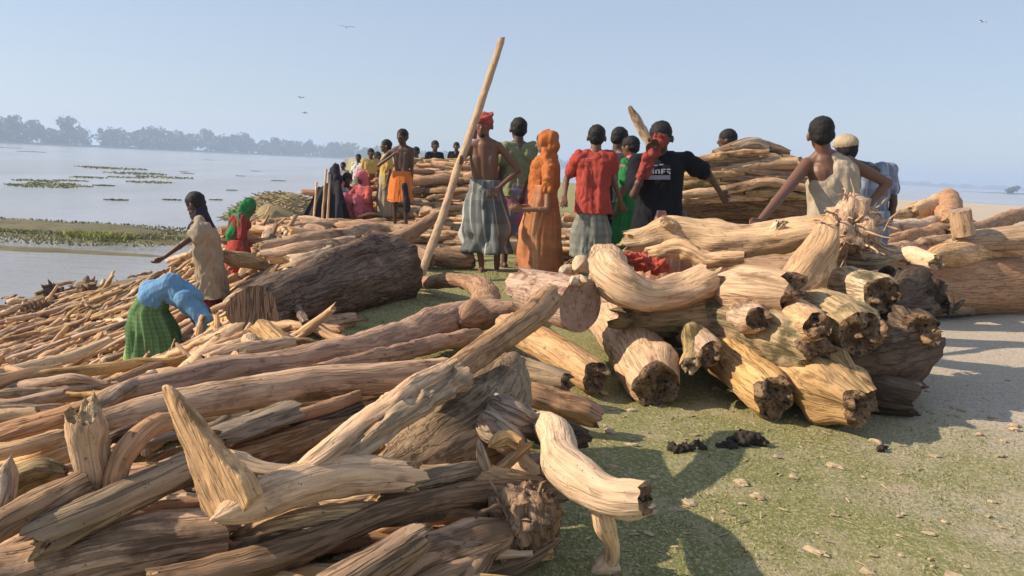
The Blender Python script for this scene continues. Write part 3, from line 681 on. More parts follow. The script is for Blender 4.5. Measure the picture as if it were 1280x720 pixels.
log('long pale trunk lying across the top of the stack', [(790, 300, ('y', 5.3), 15), (840, 293, ('y', 5.25), 21), (895, 303, ('y', 5.15), 22), (955, 303, ('y', 5.05), 19), (1010, 291, ('y', 4.95), 20), (1050, 280, ('y', 4.9), 16)], CREAM, ('broken', 'taper'), group=RH, gn=.26, knots=12, seg=36,
    branches=[([(850, 290, ('y', 5.2), 12), (832, 279, ('y', 5.15), 8)], {}), ([(960, 296, ('y', 5), 11), (972, 281, ('y', 4.95), 7)], {})])
log('splayed root crown with wiry pale roots at the summit of the stack', [(1020, 300, ('y', 4.9), 20), (1045, 285, ('y', 4.85), 22), (1065, 278, ('y', 4.85), 16)], PALE, ('taper', 'taper'), 'root_log', 'root', RH, gn=.3, extra=roots((1060, 284), ('y', 4.82), 28, 150, TAN, seed=7, thin=.035, ball=1.05, direc=(.3, -.3, -.7), length=.36))
log('massive cream trunk with an upward bend in the middle of the stack', [(905, 362, .5, 25), (940, 368, .52, 31), (985, 372, .53, 33)], PALE, ('rot', 'rot'), group=RH, gn=.2, rdg=.08, seg=40, knots=5,
    branches=[([(962, 378, ('y', 4.35), 24), (1000, 352, ('y', 4.4), 22), (1026, 318, ('y', 4.5), 19), (1034, 298, ('y', 4.6), 18)], dict(name='upright_limb', ends=('taper', 'rot'), gn=.35, rdg=.1, knots=6))])
log('knobby yellow log with a dark burl end left of the cream trunk', [(775, 400, .3, 17), (830, 402, .33, 20), (880, 396, .36, 22), (912, 392, .37, 20)], MOSS, ('broken', 'rot'), group=RH, gn=.28, knots=5,
    branches=[([(862, 410, .33, 16), (868, 440, .24, 14), (862, 458, .2, 10)], dict(gn=.25))])
log('golden log with a frayed red brown end on the turf', [(872, 415, .2, 23), (920, 455, .16, 28), (972, 494, .13, 31)], GOLD, ('broken', 'rot'), group=RH, gn=.2, knots=5)
log('patchy mottled log above the golden frayed one', [(895, 398, .36, 24), (965, 418, .35, 28), (1028, 436, .36, 30)], MOSS, ('broken', 'rot'), group=RH, gn=.26, knots=8)
log('burly log with swollen burls and its foot on the grass', [(985, 440, .24, 25), (1025, 476, .18, 32), (1072, 509, .14, 29)], GOLD, ('broken', 'rot'), group=RH, gn=.34, knots=9, seg=36)
log('log with mossy sawn end above the burly log', [(1010, 392, .42, 22), (1045, 403, .42, 26), (1076, 415, .43, 30)], MOSS, ('broken', 'rot'), group=RH, gn=.25, knots=4)
log('yellow mossy log end high beside the dark root plate', [(1040, 360, .52, 20), (1075, 364, .54, 24), (1104, 368, .57, 26)], MOSS, ('broken', 'rot'), group=RH, gn=.25, knots=4)
log('dark weathered bough under the splayed root crown', [(1040, 322, .68, 14), (1080, 326, .68, 15), (1118, 320, .7, 11)], GREY, ('taper', 'rot'), group=RH)
log('gnarled charcoal root plate at the far corner of the stack', [(1095, 385, .48, 28), (1140, 376, .48, 34)], DARK, ('taper', 'rot'), 'root_plate', 'root', RH, gn=.4, knots=6, seg=36, extra=roots((1138, 375), .48, 32, 40, DARK, seed=12, thin=.10, ball=.95, length=.5))
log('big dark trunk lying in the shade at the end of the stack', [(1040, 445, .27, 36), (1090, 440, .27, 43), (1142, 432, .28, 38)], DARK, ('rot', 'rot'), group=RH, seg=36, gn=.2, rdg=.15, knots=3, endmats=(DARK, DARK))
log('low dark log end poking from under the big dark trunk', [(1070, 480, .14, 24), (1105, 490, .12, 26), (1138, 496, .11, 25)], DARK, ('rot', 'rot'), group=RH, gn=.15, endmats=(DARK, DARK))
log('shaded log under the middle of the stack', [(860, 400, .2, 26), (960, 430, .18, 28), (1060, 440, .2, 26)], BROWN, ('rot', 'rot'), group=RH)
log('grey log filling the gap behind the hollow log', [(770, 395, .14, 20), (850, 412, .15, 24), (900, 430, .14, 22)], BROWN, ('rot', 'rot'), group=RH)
log('tan log deep in the stack under the cream trunk', [(850, 372, .38, 20), (930, 392, .38, 22), (1040, 395, .36, 20)], TAN, ('rot', 'rot'), group=RH)
log('stubby log below the curved yellowish one', [(790, 372, .36, 14), (850, 378, .38, 18), (905, 384, .4, 14)], PALE, ('rot', 'rot'), group=RH)
log('tan log lying behind the top trunk', [(880, 330, .5, 20), (960, 335, .5, 24), (1090, 345, .48, 20)], TAN, ('rot', 'rot'), group=RH)
log('crooked pale branch lying along the near side of the top trunk', [(812, 318, ('y', 5.0), 9), (850, 312, ('y', 4.95), 12), (890, 325, ('y', 4.85), 11), (930, 322, ('y', 4.8), 9)], PALE, ('broken', 'rot'), 'branch', 'branch', RH, gn=.3, knots=4)
log('crooked grey branch bridging the mottled log and the top trunk', [(900, 345, .58, 9), (870, 362, .5, 11), (842, 380, .44, 9)], GREY, ('broken', 'broken'), 'branch', 'branch', RH, gn=.3, knots=2)
log('round log end wedged between the hollow log and the golden frayed log', [(850, 405, .3, 15), (872, 428, .24, 17), (888, 444, .25, 17)], TAN, ('broken', 'rot'), group=RH, gn=.22, knots=3)
log('knotty tan log end just under the cream trunk', [(890, 378, .42, 16), (925, 392, .42, 17), (948, 400, .45, 16)], TAN, ('broken', 'rot'), group=RH, gn=.25, knots=5)
log('short pale log end between the mottled log and the mossy sawn end', [(985, 385, .44, 20), (1005, 396, .46, 22), (1022, 402, .5, 20)], PALE, ('broken', 'rot'), group=RH, gn=.22, knots=3)
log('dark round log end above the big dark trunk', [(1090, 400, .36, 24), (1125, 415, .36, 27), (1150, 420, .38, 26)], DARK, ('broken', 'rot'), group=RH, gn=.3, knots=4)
for i, (px, py, r, lab) in enumerate(((712, 338, 9, 'white knob of root beside the orange clad woman'), (733, 333, 11, 'largest white root knob above the speckled log'), (748, 343, 8, 'small white root knob nearest the curved log'), (722, 350, 9, 'flat white root knob resting on the speckled log'))):
    z = .47 + .03 * i
    log(lab, [(px - r, py + 3, z, r * .7), (px, py, z, r), (px + r, py + 2, z, r * .6)], CREAM, ('taper', 'taper'), 'root_chunk', 'root', 'white root knobs', gn=.5, seg=18)

# --- logs beyond the stack
log('massive reddish trunk with a dark shadow below, beyond the turf', [(1095, 362, .23, 30), (1180, 362, .23, 31), (1290, 358, .23, 31), (1400, 352, .23, 30)], RED, ('rot', 'broken'), group=FR, seg=36, gn=.1)
log('low grey log in front of the massive reddish trunk', [(1130, 385, .12, 9), (1220, 378, .12, 12), (1330, 372, .12, 14)], GREY, ('rot', 'broken'), group=FR)
log('clean pale log lying on top of the massive reddish trunk', [(1158, 324, .52, 12), (1210, 320, .53, 14), (1290, 313, .54, 14), (1370, 305, .55, 13)], PALE, ('taper', 'broken'), group=FR, gn=.07)
log('whitish grey log end next to the clean pale log', [(1110, 318, .52, 8), (1140, 322, .52, 10), (1172, 330, .5, 9)], CREAM, ('broken', 'broken'), group=FR)
log('orange tan log with a dark knot and dark end', [(1100, 303, .62, 9), (1150, 297, .63, 10), (1214, 284, .66, 9)], RED, ('taper', 'rot'), group=FR, knots=2)
log('thin red brown branch rising towards the frame edge', [(1190, 292, .66, 7), (1230, 283, .68, 7), (1270, 270, .74, 7), (1310, 258, .8, 6)], RED, ('broken', 'rot'), 'branch', 'branch', FR)
log('leaf shaped pale slab on top of the far logs', [(1105, 272, .72, 4), (1135, 264, .74, 9), (1168, 252, .77, 8)], GOLD, ('taper', 'broken'), 'slab', 'slab', FR, flat=.6)
log('dark tipped pale chunk beside the leaf shaped slab', [(1140, 268, .72, 7), (1160, 262, .74, 10), (1174, 251, .78, 8)], PALE, ('broken', 'rot'), 'wood_chunk', 'wood chunk', FR)
log('upright rounded stump on the far logs', [(1188, 285, .66, 11), (1187, 264, .76, 12), (1186, 250, .81, 11)], RED, ('broken', 'cut'), 'stump', 'stump', FR)
log('second pale stump just behind the rounded one', [(1206, 292, ('y', 7.3), 12), (1203, 274, ('y', 7.3), 11), (1201, 261, ('y', 7.3), 10)], PALE, ('cut', 'cut'), 'stump', 'stump', FR)
log('pale plank layer under the rounded stump', [(1095, 290, .64, 9), (1150, 284, .65, 10), (1195, 277, .67, 9)], PALE, ('broken', 'broken'), 'plank', 'plank', FR)
log('faded log running behind the thin red branch', [(1200, 303, ('y', 7.4), 12), (1260, 298, ('y', 7.4), 14), (1350, 292, ('y', 7.4), 14)], PALE, ('broken', 'broken'), group=FR)
log('tan log underneath the orange tan one', [(1095, 318, .55, 9), (1180, 307, .57, 11), (1300, 299, .6, 11)], TAN, ('broken', 'broken'), group=FR)

# --- brown bundle behind the black shirt
BK = 'weathered timbers of the tall bundle'
Yb = 8.2
def bun(lab, a, mat, dy=0, **k): return log(lab, [(x, y, ('y', Yb + dy), r) for x, y, r in a], mat, k.pop('ends', ('rot', 'rot')), 'timber', 'timber', BK, **k)
bun('thickest dark timber at the bottom of the tall bundle', [(838, 262, 20), (920, 256, 27), (1030, 262, 24)], BROWN, gn=.12)
bun('mossy brown timber in the middle of the tall bundle', [(845, 232, 13), (925, 226, 16), (1020, 236, 14)], MOSS, -.15)
bun('brown timber on the ground under the tall bundle', [(830, 305, 24), (930, 300, 28), (1030, 300, 24)], BROWN)
bun('streaky grey timber above the mossy one', [(855, 214, 8), (930, 206, 11), (1005, 214, 9)], GREY, -.05)
bun('sunlit tan timber with a bright broken end', [(900, 216, 6), (955, 205, 7), (1000, 203, 7)], PALE, -.4, ends=('broken', 'broken'))
bun('topmost brown slab of the tall bundle', [(893, 192, 7), (935, 183, 9), (985, 192, 7)], BROWN, .05)
bun('thin bent timber along the near side of the bundle', [(850, 243, 5), (900, 238, 6), (960, 228, 5), (1010, 236, 5)], TAN, -.45)
bun('knobby tan stick under the topmost slab', [(870, 204, 5), (915, 197, 6), (975, 199, 6)], TAN, -.25, knots=4)
bun('short dark block at the crest of the bundle', [(915, 186, 7), (945, 180, 7), (960, 186, 5)], GREY, -.1)
bun('ragged grey offcut at the sloping end of the bundle', [(975, 200, 7), (1000, 208, 8), (1030, 225, 7)], BROWN, -.1)

for i, (x0, y0, x1, y1, mt_, lb) in enumerate(((872, 199, 960, 190, TAN, 'slim tan stick right under the crest of the bundle'), (862, 209, 950, 199, BROWN, 'slim brown stick second below the crest of the bundle'), (905, 203, 1008, 210, GREY, 'slim grey stick slanting down the sloping end of the bundle'),
        (848, 222, 930, 217, PALE, 'pale stick near the black shirted man in the bundle'), (900, 223, 1015, 226, BROWN, 'brown stick midway up the bundle beside the tank top man'), (850, 252, 960, 247, TAN, 'long tan stick against the thickest dark timber'), (930, 240, 1020, 245, MOSS, 'mossy stick just above the thickest dark timber'), (885, 212, 990, 219, RED, 'reddish stick crossing the grey timber of the bundle'))):
    bun(lb, [(x0, y0, 4), ((x0 + x1) / 2, (y0 + y1) / 2 - 2, 5), (x1, y1, 3.5)], mt_, -.42 + .02 * (i % 3), gn=.3, knots=3, seg=14)
# long poles
log('tall peeled pole held upright against the sky', [(524, 350, 0.02, 5.2), (552, 274, ('y', 7.95), 5.2), (575, 203, ('y', 8.25), 4.9), (605, 118, ('y', 8.45), 4.6), (628, 48, ('y', 8.6), 4.0)], POLEM, ('broken', 'rot'), 'pole', 'pole', None, gn=.09, rdg=.03, wob=.1, knots=5)
log('short raised stick with a frayed tip above the red wrapped forearm', [(824, 200, ('y', 6.75), 4), (811, 176, ('y', 6.75), 5.5), (797, 151, ('y', 6.75), 6), (788, 135, ('y', 6.75), 3.5)], CREAM, ('broken', 'broken'), 'raised_stick', 'stick', None, gn=.2)

# ------------------------------------------------------------------ scattered driftwood, piece by piece
SIZES = ('thin', 'slim', 'stout'); COLS = [('pale', PALE), ('cream', CREAM), ('tan', TAN), ('golden', GOLD), ('grey', GREY), ('brown', BROWN), ('reddish', RED)]
LIT = MB(); LITM = [m_ for _, m_ in COLS] + [ROTE]
def piece(P, R, ci, where, group, seg=10, ends=None, kind=None, cat=None, adj='', mass=False):
    cname, mat = COLS[ci]; rm = float(np.mean(R))
    ends = ends or rnd.choice([('broken', 'broken'), ('broken', 'rot'), ('taper', 'broken'), ('rot', 'broken')])
    b_, e_ = tube(P, R, seg, ends=ends, gn=rnd.uniform(.12, .3), rdg=rnd.uniform(.05, .25), flat=rnd.uniform(.6, 1.2), wob=rnd.uniform(.3, .9), step=max(.035, rm * .9), knots=rnd.choice((0, 0, 1, 2)))
    if mass:
        merge(LIT, b_, ci)
        for e, kd in zip(e_, ends): merge(LIT, e, 7 if kd == 'rot' else ci)
        return
    for e, kd in zip(e_, ends): merge(b_, e, 1 if kd == 'rot' else 0)
    org = np.asarray(P).mean(0)
    kind = kind or 'driftwood_branch'
    o = b_.build(kind, [mat, ROTE], None, tuple(org))
    tag(o, f'{adj}{cname} {cat or "driftwood branch"} {where}', cat or 'driftwood', group)
    return o
def size_word(r): return 'thin ' if r < .022 else 'slim ' if r < .04 else 'stout '

def slope_where(px, py):
    marks = [((190, 440), 'beside the stooping woman in the green skirt'), ((255, 330), 'behind the bearded man'), ((300, 330), 'by the woman in the green veil'), ((70, 365), 'near the black root clump at the waterside'), ((120, 300), 'at the river edge by the mud spit'),
             ((350, 270), 'around the straw heap'), ((20, 470), 'low on the bank at the frame edge'), ((100, 440), 'on the open bank below the poles'), ((120, 390), 'above the black root clump'), ((380, 320), 'behind the huge dark trunk'), ((240, 420), 'at the bearded man\'s feet'), ((150, 350), 'in the bank between river and bearded man'), ((60, 410), 'on the lower bank near the water')]
    return min(marks, key=lambda m: (m[0][0] - px) ** 2 + (m[0][1] - py) ** 2)[1]
# river bank: a layer of washed up wood following the slope
_TT = np.concatenate([np.arange(1.5, 12, .04), np.arange(12, 60, .12)])
def onterr(px, py, up=0.0):
    d = ray(px, py); Q = np.array([0, 0, EYE]) + d * _TT[:, None]
    k = np.nonzero(Q[:, 2] < ground(Q[:, 0], Q[:, 1]) + up)[0]
    return Q[k[0]] if len(k) else None
def bankpiece(px, py, mass):
    q = onterr(px, py)
    if q is None or q[2] < WATER - .05 or q[0] > float(edge(q[1])) + .3: return False
    x, y = q[0], q[1]
    dirn = math.radians(rnd.gauss(62, 26) if rnd.random() < .75 else rnd.uniform(0, 180))
    L = rnd.choice((.35, .5, .7, .9, 1.2)) * rnd.uniform(.8, 1.2); r = rnd.uniform(.018, .055) * (1 if L > .5 else 1.35)
    if mass: L *= .75; r *= .8
    dx, dy = math.cos(dirn) * L / 2, math.sin(dirn) * L / 2
    lift = r * .6 + (0 if mass else .09) + rnd.uniform(0, .05)
    Pp = [np.array([x + dx * k, y + dy * k, float(ground(x + dx * k, y + dy * k)) + lift + rnd.uniform(-.01, .05)]) for k in (-1, -.3, .4, 1)]
    if mass and rnd.random() < .12: Pp[-1][2] += L * .25
    Rr = [r * rnd.uniform(.7, 1), r, r * rnd.uniform(.8, 1.1), r * rnd.uniform(.4, .9)]
    ci = rnd.choices(range(7), (7, 5, 6, 4, 2, 2, 2))[0]
    piece(Pp, Rr, ci, slope_where(px, py), 'driftwood spread over the river bank', seg=8 if mass else 10, adj=size_word(r), mass=mass); return True
k_ = 0
while k_ < 46:
    px, py = rnd.uniform(-60, 330), rnd.uniform(300, 520)
    if py < 460 - px * .45: continue
    dx = rnd.uniform(80, 190); q0, q1 = onterr(px, py), onterr(px + dx, py - dx * rnd.uniform(.28, .55))
    if q0 is None or q1 is None or q0[2] < WATER or q1[0] > float(edge(q1[1])) + .2 or np.linalg.norm(q1 - q0) > 3.4: continue
    r = rnd.uniform(.016, .034); mid = (q0 + q1) / 2; mid[2] = max(mid[2], float(ground(mid[0], mid[1])))
    up = np.array([0, 0, rnd.uniform(.12, .2)])
    piece([q0 + up, mid + up, q1 + up], [r, r, r * .7], rnd.choices(range(7), (7, 5, 6, 4, 1, 1, 2))[0], slope_where(px + dx / 2, py - dx * .2), 'long sticks lying along the river bank', seg=9, kind='long_stick', cat='stick', adj='long '); k_ += 1
for num, mass in ((1250, True), (100, False)):
    k_ = 0
    while k_ < num:
        py = rnd.uniform(255, 560) if mass or rnd.random() < .75 else rnd.uniform(380, 540)
        px = rnd.uniform(-70, 430)
        if mass and rnd.random() < .22: px, py = rnd.uniform(290, 440), rnd.uniform(203, 300)
        k_ += bankpiece(px, py, mass)

# a heap of fillers inside the near pile
def heap_where(px, py):
    marks = [((300, 620), 'under the pale forked branch'), ((110, 560), 'around the blunt cream post'), ((170, 570), 'under the curved pinkish bough'), ((560, 540), 'beneath the flared grey stump'), ((480, 520), 'under the pale split plank'), ((350, 540), 'beneath the long peeled log'),
             ((100, 680), 'between the dark front log and the weathered log'), ((450, 690), 'under the long dark branch'), ((620, 680), 'beside the fuzzy root ball'), ((650, 560), 'behind the white root log'), ((30, 620), 'by the brown stick at the frame edge'), ((60, 500), 'behind the red stained log'), ((220, 480), 'behind the long reddish log'), ((450, 440), 'under the long reddish log'), ((640, 460), 'under the peeled pole')]
    return min(marks, key=lambda m: (m[0][0] - px) ** 2 + (m[0][1] - py) ** 2)[1]
k_ = 0
while k_ < 150:
    px, py = rnd.uniform(-60, 720), rnd.uniform(455, 740)
    if py < 500 and px > 560: continue
    if px > 640 + (py - 500) * .15 : continue
    lv = k_ / 150
    z = rnd.uniform(.03, .10) + lv * (.17 if py < 600 else .08)
    if px < 60: z *= .6
    p = onz(px, py, z)
    if p[0] > .12: continue
    g = float(ground(p[0], p[1]))
    a = math.radians(rnd.gauss(28, 26)); L = rnd.choice((.35, .5, .7, .9)); r = rnd.uniform(.013, .038)
    d = np.array([math.cos(a), math.sin(a), rnd.uniform(-.05, .12)]) * L / 2
    Pp = [p - d, p - d * .3 + np.array([0, 0, rnd.uniform(-.02, .02)]), p + d * .4, p + d]
    if max(q[0] for q in Pp) > .2: continue
    ci = rnd.choices(range(7), (3, 2, 5, 3, 4, 6, 3))[0]
    piece(Pp, [r * .8, r, r, r * .6], ci, heap_where(px, py), 'loose driftwood in the near heap', seg=12, adj=size_word(r), mass=k_ < 70); k_ += 1

# crowded timber on the flat top behind the dark trunk, and the far heap on the crest
def far_where(px, py):
    marks = [((440, 270), 'at the feet of the seated people'), ((500, 290), 'around the carrier in the orange wrap'), ((555, 250), 'beyond the tall pole'), ((560, 300), 'behind the man with the pole'), ((530, 210), 'on the crest below the distant heads'), ((380, 295), 'beside the dark tarpaulin'), ((640, 260), 'behind the group of men'), ((600, 310), 'near the foot of the tall pole')]
    return min(marks, key=lambda m: (m[0][0] - px) ** 2 + (m[0][1] - py) ** 2)[1]
k_ = 0
while k_ < 620:
    y = rnd.uniform(9.2, 24); x = rnd.uniform(max(-.33 * y, float(edge(y)) - .2), -.02 * y + .1)
    if y < 11 and x > -.9: continue
    g = float(ground(x, y)); crest = min(1.0, max(0, (y - 12.9) / 3)) * max(0, 1 - (abs(x / y + .09) / .115) ** 2)
    if k_ > 330 and crest < .15: continue
    hz = crest * 1.15
    z = g + .06 + (hz * rnd.random() ** .5 if k_ > 40 else .1 * rnd.random())
    rel = np.array([x, y, z - EYE]); dp = rel.dot(_F); px, py = 640 + FPX * rel.dot(_R) / dp, 360 - FPX * rel.dot(_U) / dp
    if px > 700 or px < 330: continue
    a = math.radians(rnd.gauss(5, 30)); L = rnd.uniform(.5, 1.8); r = rnd.uniform(.04, .10)
    d = np.array([math.cos(a), math.sin(a), rnd.uniform(-.08, .12)]) * L / 2; p = np.array([x, y, z])
    ci = rnd.choices(range(7), (5, 3, 6, 3, 3, 4, 4))[0]
    piece([p - d, p, p + d], [r * .8, r, r * .6], ci, far_where(px, py), 'driftwood on the flat top of the bank', seg=10, adj=size_word(r * .5), mass=k_ > 215 or k_ % 3 != 0 or y > 16); k_ += 1
# low timber visible between the legs of the standing men
k_ = 0
while k_ < 90:
    y = rnd.uniform(9.6, 16); x = rnd.uniform(-.02 * y, .16 * y)
    a = math.radians(rnd.gauss(5, 30)); L = rnd.uniform(.4, 1.2); r = rnd.uniform(.03, .09); z = float(ground(x, y)) + r * .8 + rnd.choice((0, 0, .12))
    p = np.array([x, y, z]); d = np.array([math.cos(a), math.sin(a), 0]) * L / 2
    piece([p - d, p, p + d], [r, r, r * .7], rnd.randrange(7), 'on the ground beyond the standing men', 'driftwood beyond the standing men', seg=8, adj=size_word(r * .5), mass=k_ < 70); k_ += 1

tag(LIT.build('driftwood_litter', LITM), kind='stuff')

# ------------------------------------------------------------------ people
def skin(name, c): return plain(name, c, rough=.5, var=.12, scale=9, bump=.05, spec=.4)
SK = skin('brown_skin', (.16, .078, .045)); SKD = skin('dark_brown_skin', (.085, .043, .027)); SKL = skin('light_brown_skin', (.27, .14, .08))
HAIR = plain('black_hair', (.012, .010, .010), rough=.7, var=.4, scale=60, bump=.6); WHT = plain('eye_white', (.6, .55, .5), var=.05, bump=0); BEARD = plain('dark_beard', (.03, .025, .022), rough=.9, scale=50)
def loft(rings, name, mat, parent, seg=56, folds=9, amp=.05, seed=0, xf=None, tuck=True):
    """cloth hanging through rings (cx, cy, z, rx, ry, a): folds deepen downwards"""
    rings = np.asarray(rings, float); t = np.linspace(0, len(rings) - 1, 26)
    Rg = np.stack([np.interp(t, range(len(rings)), rings[:, k]) for k in range(5)], 1)
    th = np.linspace(0, 2 * np.pi, seg, endpoint=False); V, Gg = [], []
    for i, (cx, cy, z, rx, ry) in enumerate(Rg):
        u = i / 25
        wv = vn(np.stack([np.cos(th) * folds * .42 + seed, np.sin(th) * folds * .42, th * 0 + u * 1.9], 1)); w2 = vn(np.stack([np.cos(th + u * .8) * folds + seed, np.sin(th + u * .8) * folds, th * 0 + u * 2.6], 1))
        f = 1 + amp * (.12 + u) * (np.sin(folds * th + seed + 2.2 * np.sin(u * 3 + seed)) * .25 + 1.7 * (np.abs(wv) * 2 - .7) + .8 * w2)
        z_ = z + .012 * vn(np.stack([np.cos(th) * 2 + seed, np.sin(th) * 2, th * 0 + u], 1)) * u
        V.append(np.stack([cx + rx * f * np.cos(th), cy + ry * f * np.sin(th), z_], 1)); Gg.append(np.stack([th * .16, th * 0, z_], 1))
    cx, cy, z, rx, ry = Rg[-1]
    for k_2, (q, dz) in enumerate(((.9, .0), (.86, .10), (.5, .2))):
        b_ = V[25]; V.append(np.stack([cx + (b_[:, 0] - cx) * q, cy + (b_[:, 1] - cy) * q, b_[:, 2] + dz], 1)); Gg.append(Gg[25])
    n_ = len(V); V = np.vstack(V); Gg = np.vstack(Gg)
    F_ = [(i * seg + (j + 1) % seg, i * seg + j, (i + 1) * seg + j, (i + 1) * seg + (j + 1) % seg) for i in range(n_ - 1) for j in range(seg)]
    F_.append(tuple(range(seg)))
    if xf is not None: V = xf(V)
    mb = MB(); mb.add(V, F_, 0, Gg); return mb.build(name, mat, parent)

class Person:
    def __init__(s, label, px, Yd, zf, top, yaw, sk=None, vox=.011, joints=None, head_dir=None, group='people among the driftwood', H=None, hair=True, face=True, thin=1.0, pxh=None):
        a = ony(px, 300, Yd); s.base = np.array([a[0], Yd, zf]); 
        for _ in range(3):                                       # the foot point straight under px at height zf
            dp = (s.base - np.array([0, 0, EYE])).dot(_F); s.base[0] += (px - (640 + FPX * (s.base - np.array([0, 0, EYE])).dot(_R) / dp)) * dp / FPX
        tz = ony(px, top, Yd)[2]; s.H = H or (tz - zf); s.k = s.H / 1.65
        y = math.radians(yaw); s.c, s.s = math.cos(y), math.sin(y); s.yaw = y; s.vox = vox
        s.root = thing('person', label, 'person', tuple(s.base), group); s.root.rotation_euler.z = y; s.root.scale = (s.k,) * 3
        J = dict(pelvis=(0, 0, .90), waist=(0, 0, 1.03), chest=(0, .0, 1.2), neck=(0, -.01, 1.385), head=(0, .02, 1.535))
        for sd, sg in (('L', -1), ('R', 1)):
            J.update({'sh' + sd: (sg * .165, -.01, 1.335), 'el' + sd: (sg * .215, -.03, 1.07), 'wr' + sd: (sg * .225, .03, .83), 'hip' + sd: (sg * .085, 0, .88), 'kn' + sd: (sg * .095, .03, .48), 'an' + sd: (sg * .10, -.02, .075)})
        J = {k: np.array(v, float) for k, v in J.items()}
        for k, v in (joints or {}).items():
            J[k] = np.array(v[1], float) if v[0] == 'L' else s.px(*v)
        s.J = J; s.sk = sk or SK; s.thin = thin; s.face = face
        hd = np.array(head_dir if head_dir is not None else (0, 1, 0), float); hd /= np.linalg.norm(hd)
        upv = J['head'] - J['neck']; upv = upv / np.linalg.norm(upv); upv = upv * .5 + np.array([0, 0, .5])
        xx = np.cross(hd, upv); xx /= np.linalg.norm(xx); up2 = np.cross(xx, hd); s.HM = np.stack([xx, hd, up2], 1)
        s.body()
        if hair:
            mb = MB(); ell(mb, s.hp(0, -.018, .036), (.092, .108, .098), s.HM); ell(mb, s.hp(0, -.045, .0), (.084, .072, .085), s.HM)
            fuse(mb, 'hair', HAIR, s.root, .009, 3, .0035, (26, 26, 26))
    def px(s, px, py, dy=0.0):
        w_ = ony(px, py, s.base[1] + dy) - s.base; w_ = w_ / s.k
        return np.array([s.c * w_[0] + s.s * w_[1], -s.s * w_[0] + s.c * w_[1], w_[2]])
    def hp(s, x, y, z): return s.J['head'] + s.HM @ np.array([x, y, z])
    def body(s):
        J, t, mb = s.J, s.thin, MB()
        sx = J['shR'] - J['shL']; sx = sx / np.linalg.norm(sx); hx = J['hipR'] - J['hipL']; hx = hx / np.linalg.norm(hx)
        ell(mb, J['head'] + s.HM @ np.array([0, 0, .012]), (.079, .096, .105), s.HM); ell(mb, s.hp(0, .022, -.055), (.058, .066, .062), s.HM)
        cap(mb, s.hp(0, .085, .005), s.hp(0, .104, -.022), .009, .014); cap(mb, s.hp(-.03, .075, .025), s.hp(.03, .075, .025), .014, .014)
        cap(mb, s.hp(-.016, .082, -.052), s.hp(.016, .082, -.052), .010, .010); ell(mb, s.hp(0, .07, -.09), (.02, .02, .018), s.HM)
        for g in (-1, 1): ell(mb, s.hp(g * .093, -.002, -.012), (.013, .022, .033), s.HM)
        cap(mb, J['neck'] - np.array([0, 0, .01]), s.hp(0, -.02, -.05), .058, .054)
        cap(mb, J['shL'] + sx * .05, J['shR'] - sx * .05, .05, .05); 
        cap(mb, J['neck'] - np.array([0, 0, .06]), J['chest'], .075, .09 * t); cap(mb, J['chest'], J['waist'], .09 * t, .08 * t)
        for g in (-1, 1):
            cap(mb, J['chest'] + sx * g * .07 + np.array([0, 0, .05]), J['waist'] + hx * g * .055, .088 * t, .075 * t)
            cap(mb, J['waist'] + hx * g * .05, J['pelvis'] + hx * g * .06, .077 * t, .092 * t)
            cap(mb, J['neck'] + sx * g * .02, J['shL' if g < 0 else 'shR'] - sx * g * .02, .042, .045)
            cap(mb, J['chest'] + sx * g * .075 + np.array([0, 0, .05]), J['shL' if g < 0 else 'shR'] - sx * g * .05 - np.array([0, 0, .03]), .085 * t, .05)
        for d in 'LR':
            cap(mb, J['sh' + d], J['el' + d], .047 * t, .034 * t); cap(mb, J['el' + d], J['wr' + d], .035 * t, .023 * t)
            m_ = J['el' + d] * .7 + J['wr' + d] * .3; ell(mb, m_, (.036 * t,) * 3)
            cap(mb, J['hip' + d], J['kn' + d], .078 * t, .052 * t); cap(mb, J['kn' + d], J['an' + d], .05 * t, .034 * t)
            m_ = J['kn' + d] * .68 + J['an' + d] * .32 + np.array([0, -.015, 0]); ell(mb, m_, (.05 * t, .052 * t, .09 * t))
            a = J['an' + d]; f = np.array([0, 1., 0])
            cap(mb, a + f * -.035 + np.array([0, 0, -.045]), a + f * .10 + np.array([0, 0, -.05]), .032, .03); cap(mb, a + f * .10 + np.array([0, 0, -.055]), a + f * .165 + np.array([0, 0, -.06]), .034, .018)
            # hand: palm, four fingers, thumb
            w_ = J['wr' + d]; dr = w_ - J['el' + d]; dr = dr / np.linalg.norm(dr); sd = np.cross(dr, np.array([0, 1., .2])); sd = sd / np.linalg.norm(sd); nn = np.cross(sd, dr)
            gx = 1 if d == 'R' else -1
            for q in (-.022, -.007, .008, .022): cap(mb, w_ + dr * .015 + sd * q * .6, w_ + dr * .085 + sd * q, .015, .013, 8)
            for q, L in ((-.03, .055), (-.01, .072), (.01, .068), (.03, .05)):
                p0 = w_ + dr * .085 + sd * q; p1 = p0 + dr * L * .5 + nn * .012 + sd * q * .15; p2 = p1 + dr * L * .4 + nn * .026
                cap(mb, p0, p1, .0095, .009, 8); cap(mb, p1, p2, .009, .0075, 8)
            p0 = w_ + dr * .03 + sd * -.025; p1 = p0 + dr * .03 - sd * .026 + nn * .01; cap(mb, p0, p1, .013, .011, 8); cap(mb, p1, p1 + dr * .032 + nn * .008, .011, .009, 8)
        fuse(mb, 'body', s.sk, s.root, s.vox, 3)
        if s.face:
            for g in (-1, 1):
                e = MB(); ell(e, s.hp(g * .03, .083, .008), (.013, .007, .007), s.HM, 10, 8); q = e.build('eye', WHT, s.root)
                e = MB(); ell(e, s.hp(g * .03, .0885, .008), (.006, .004, .006), s.HM, 8, 6); e.build('iris', HAIR, q)
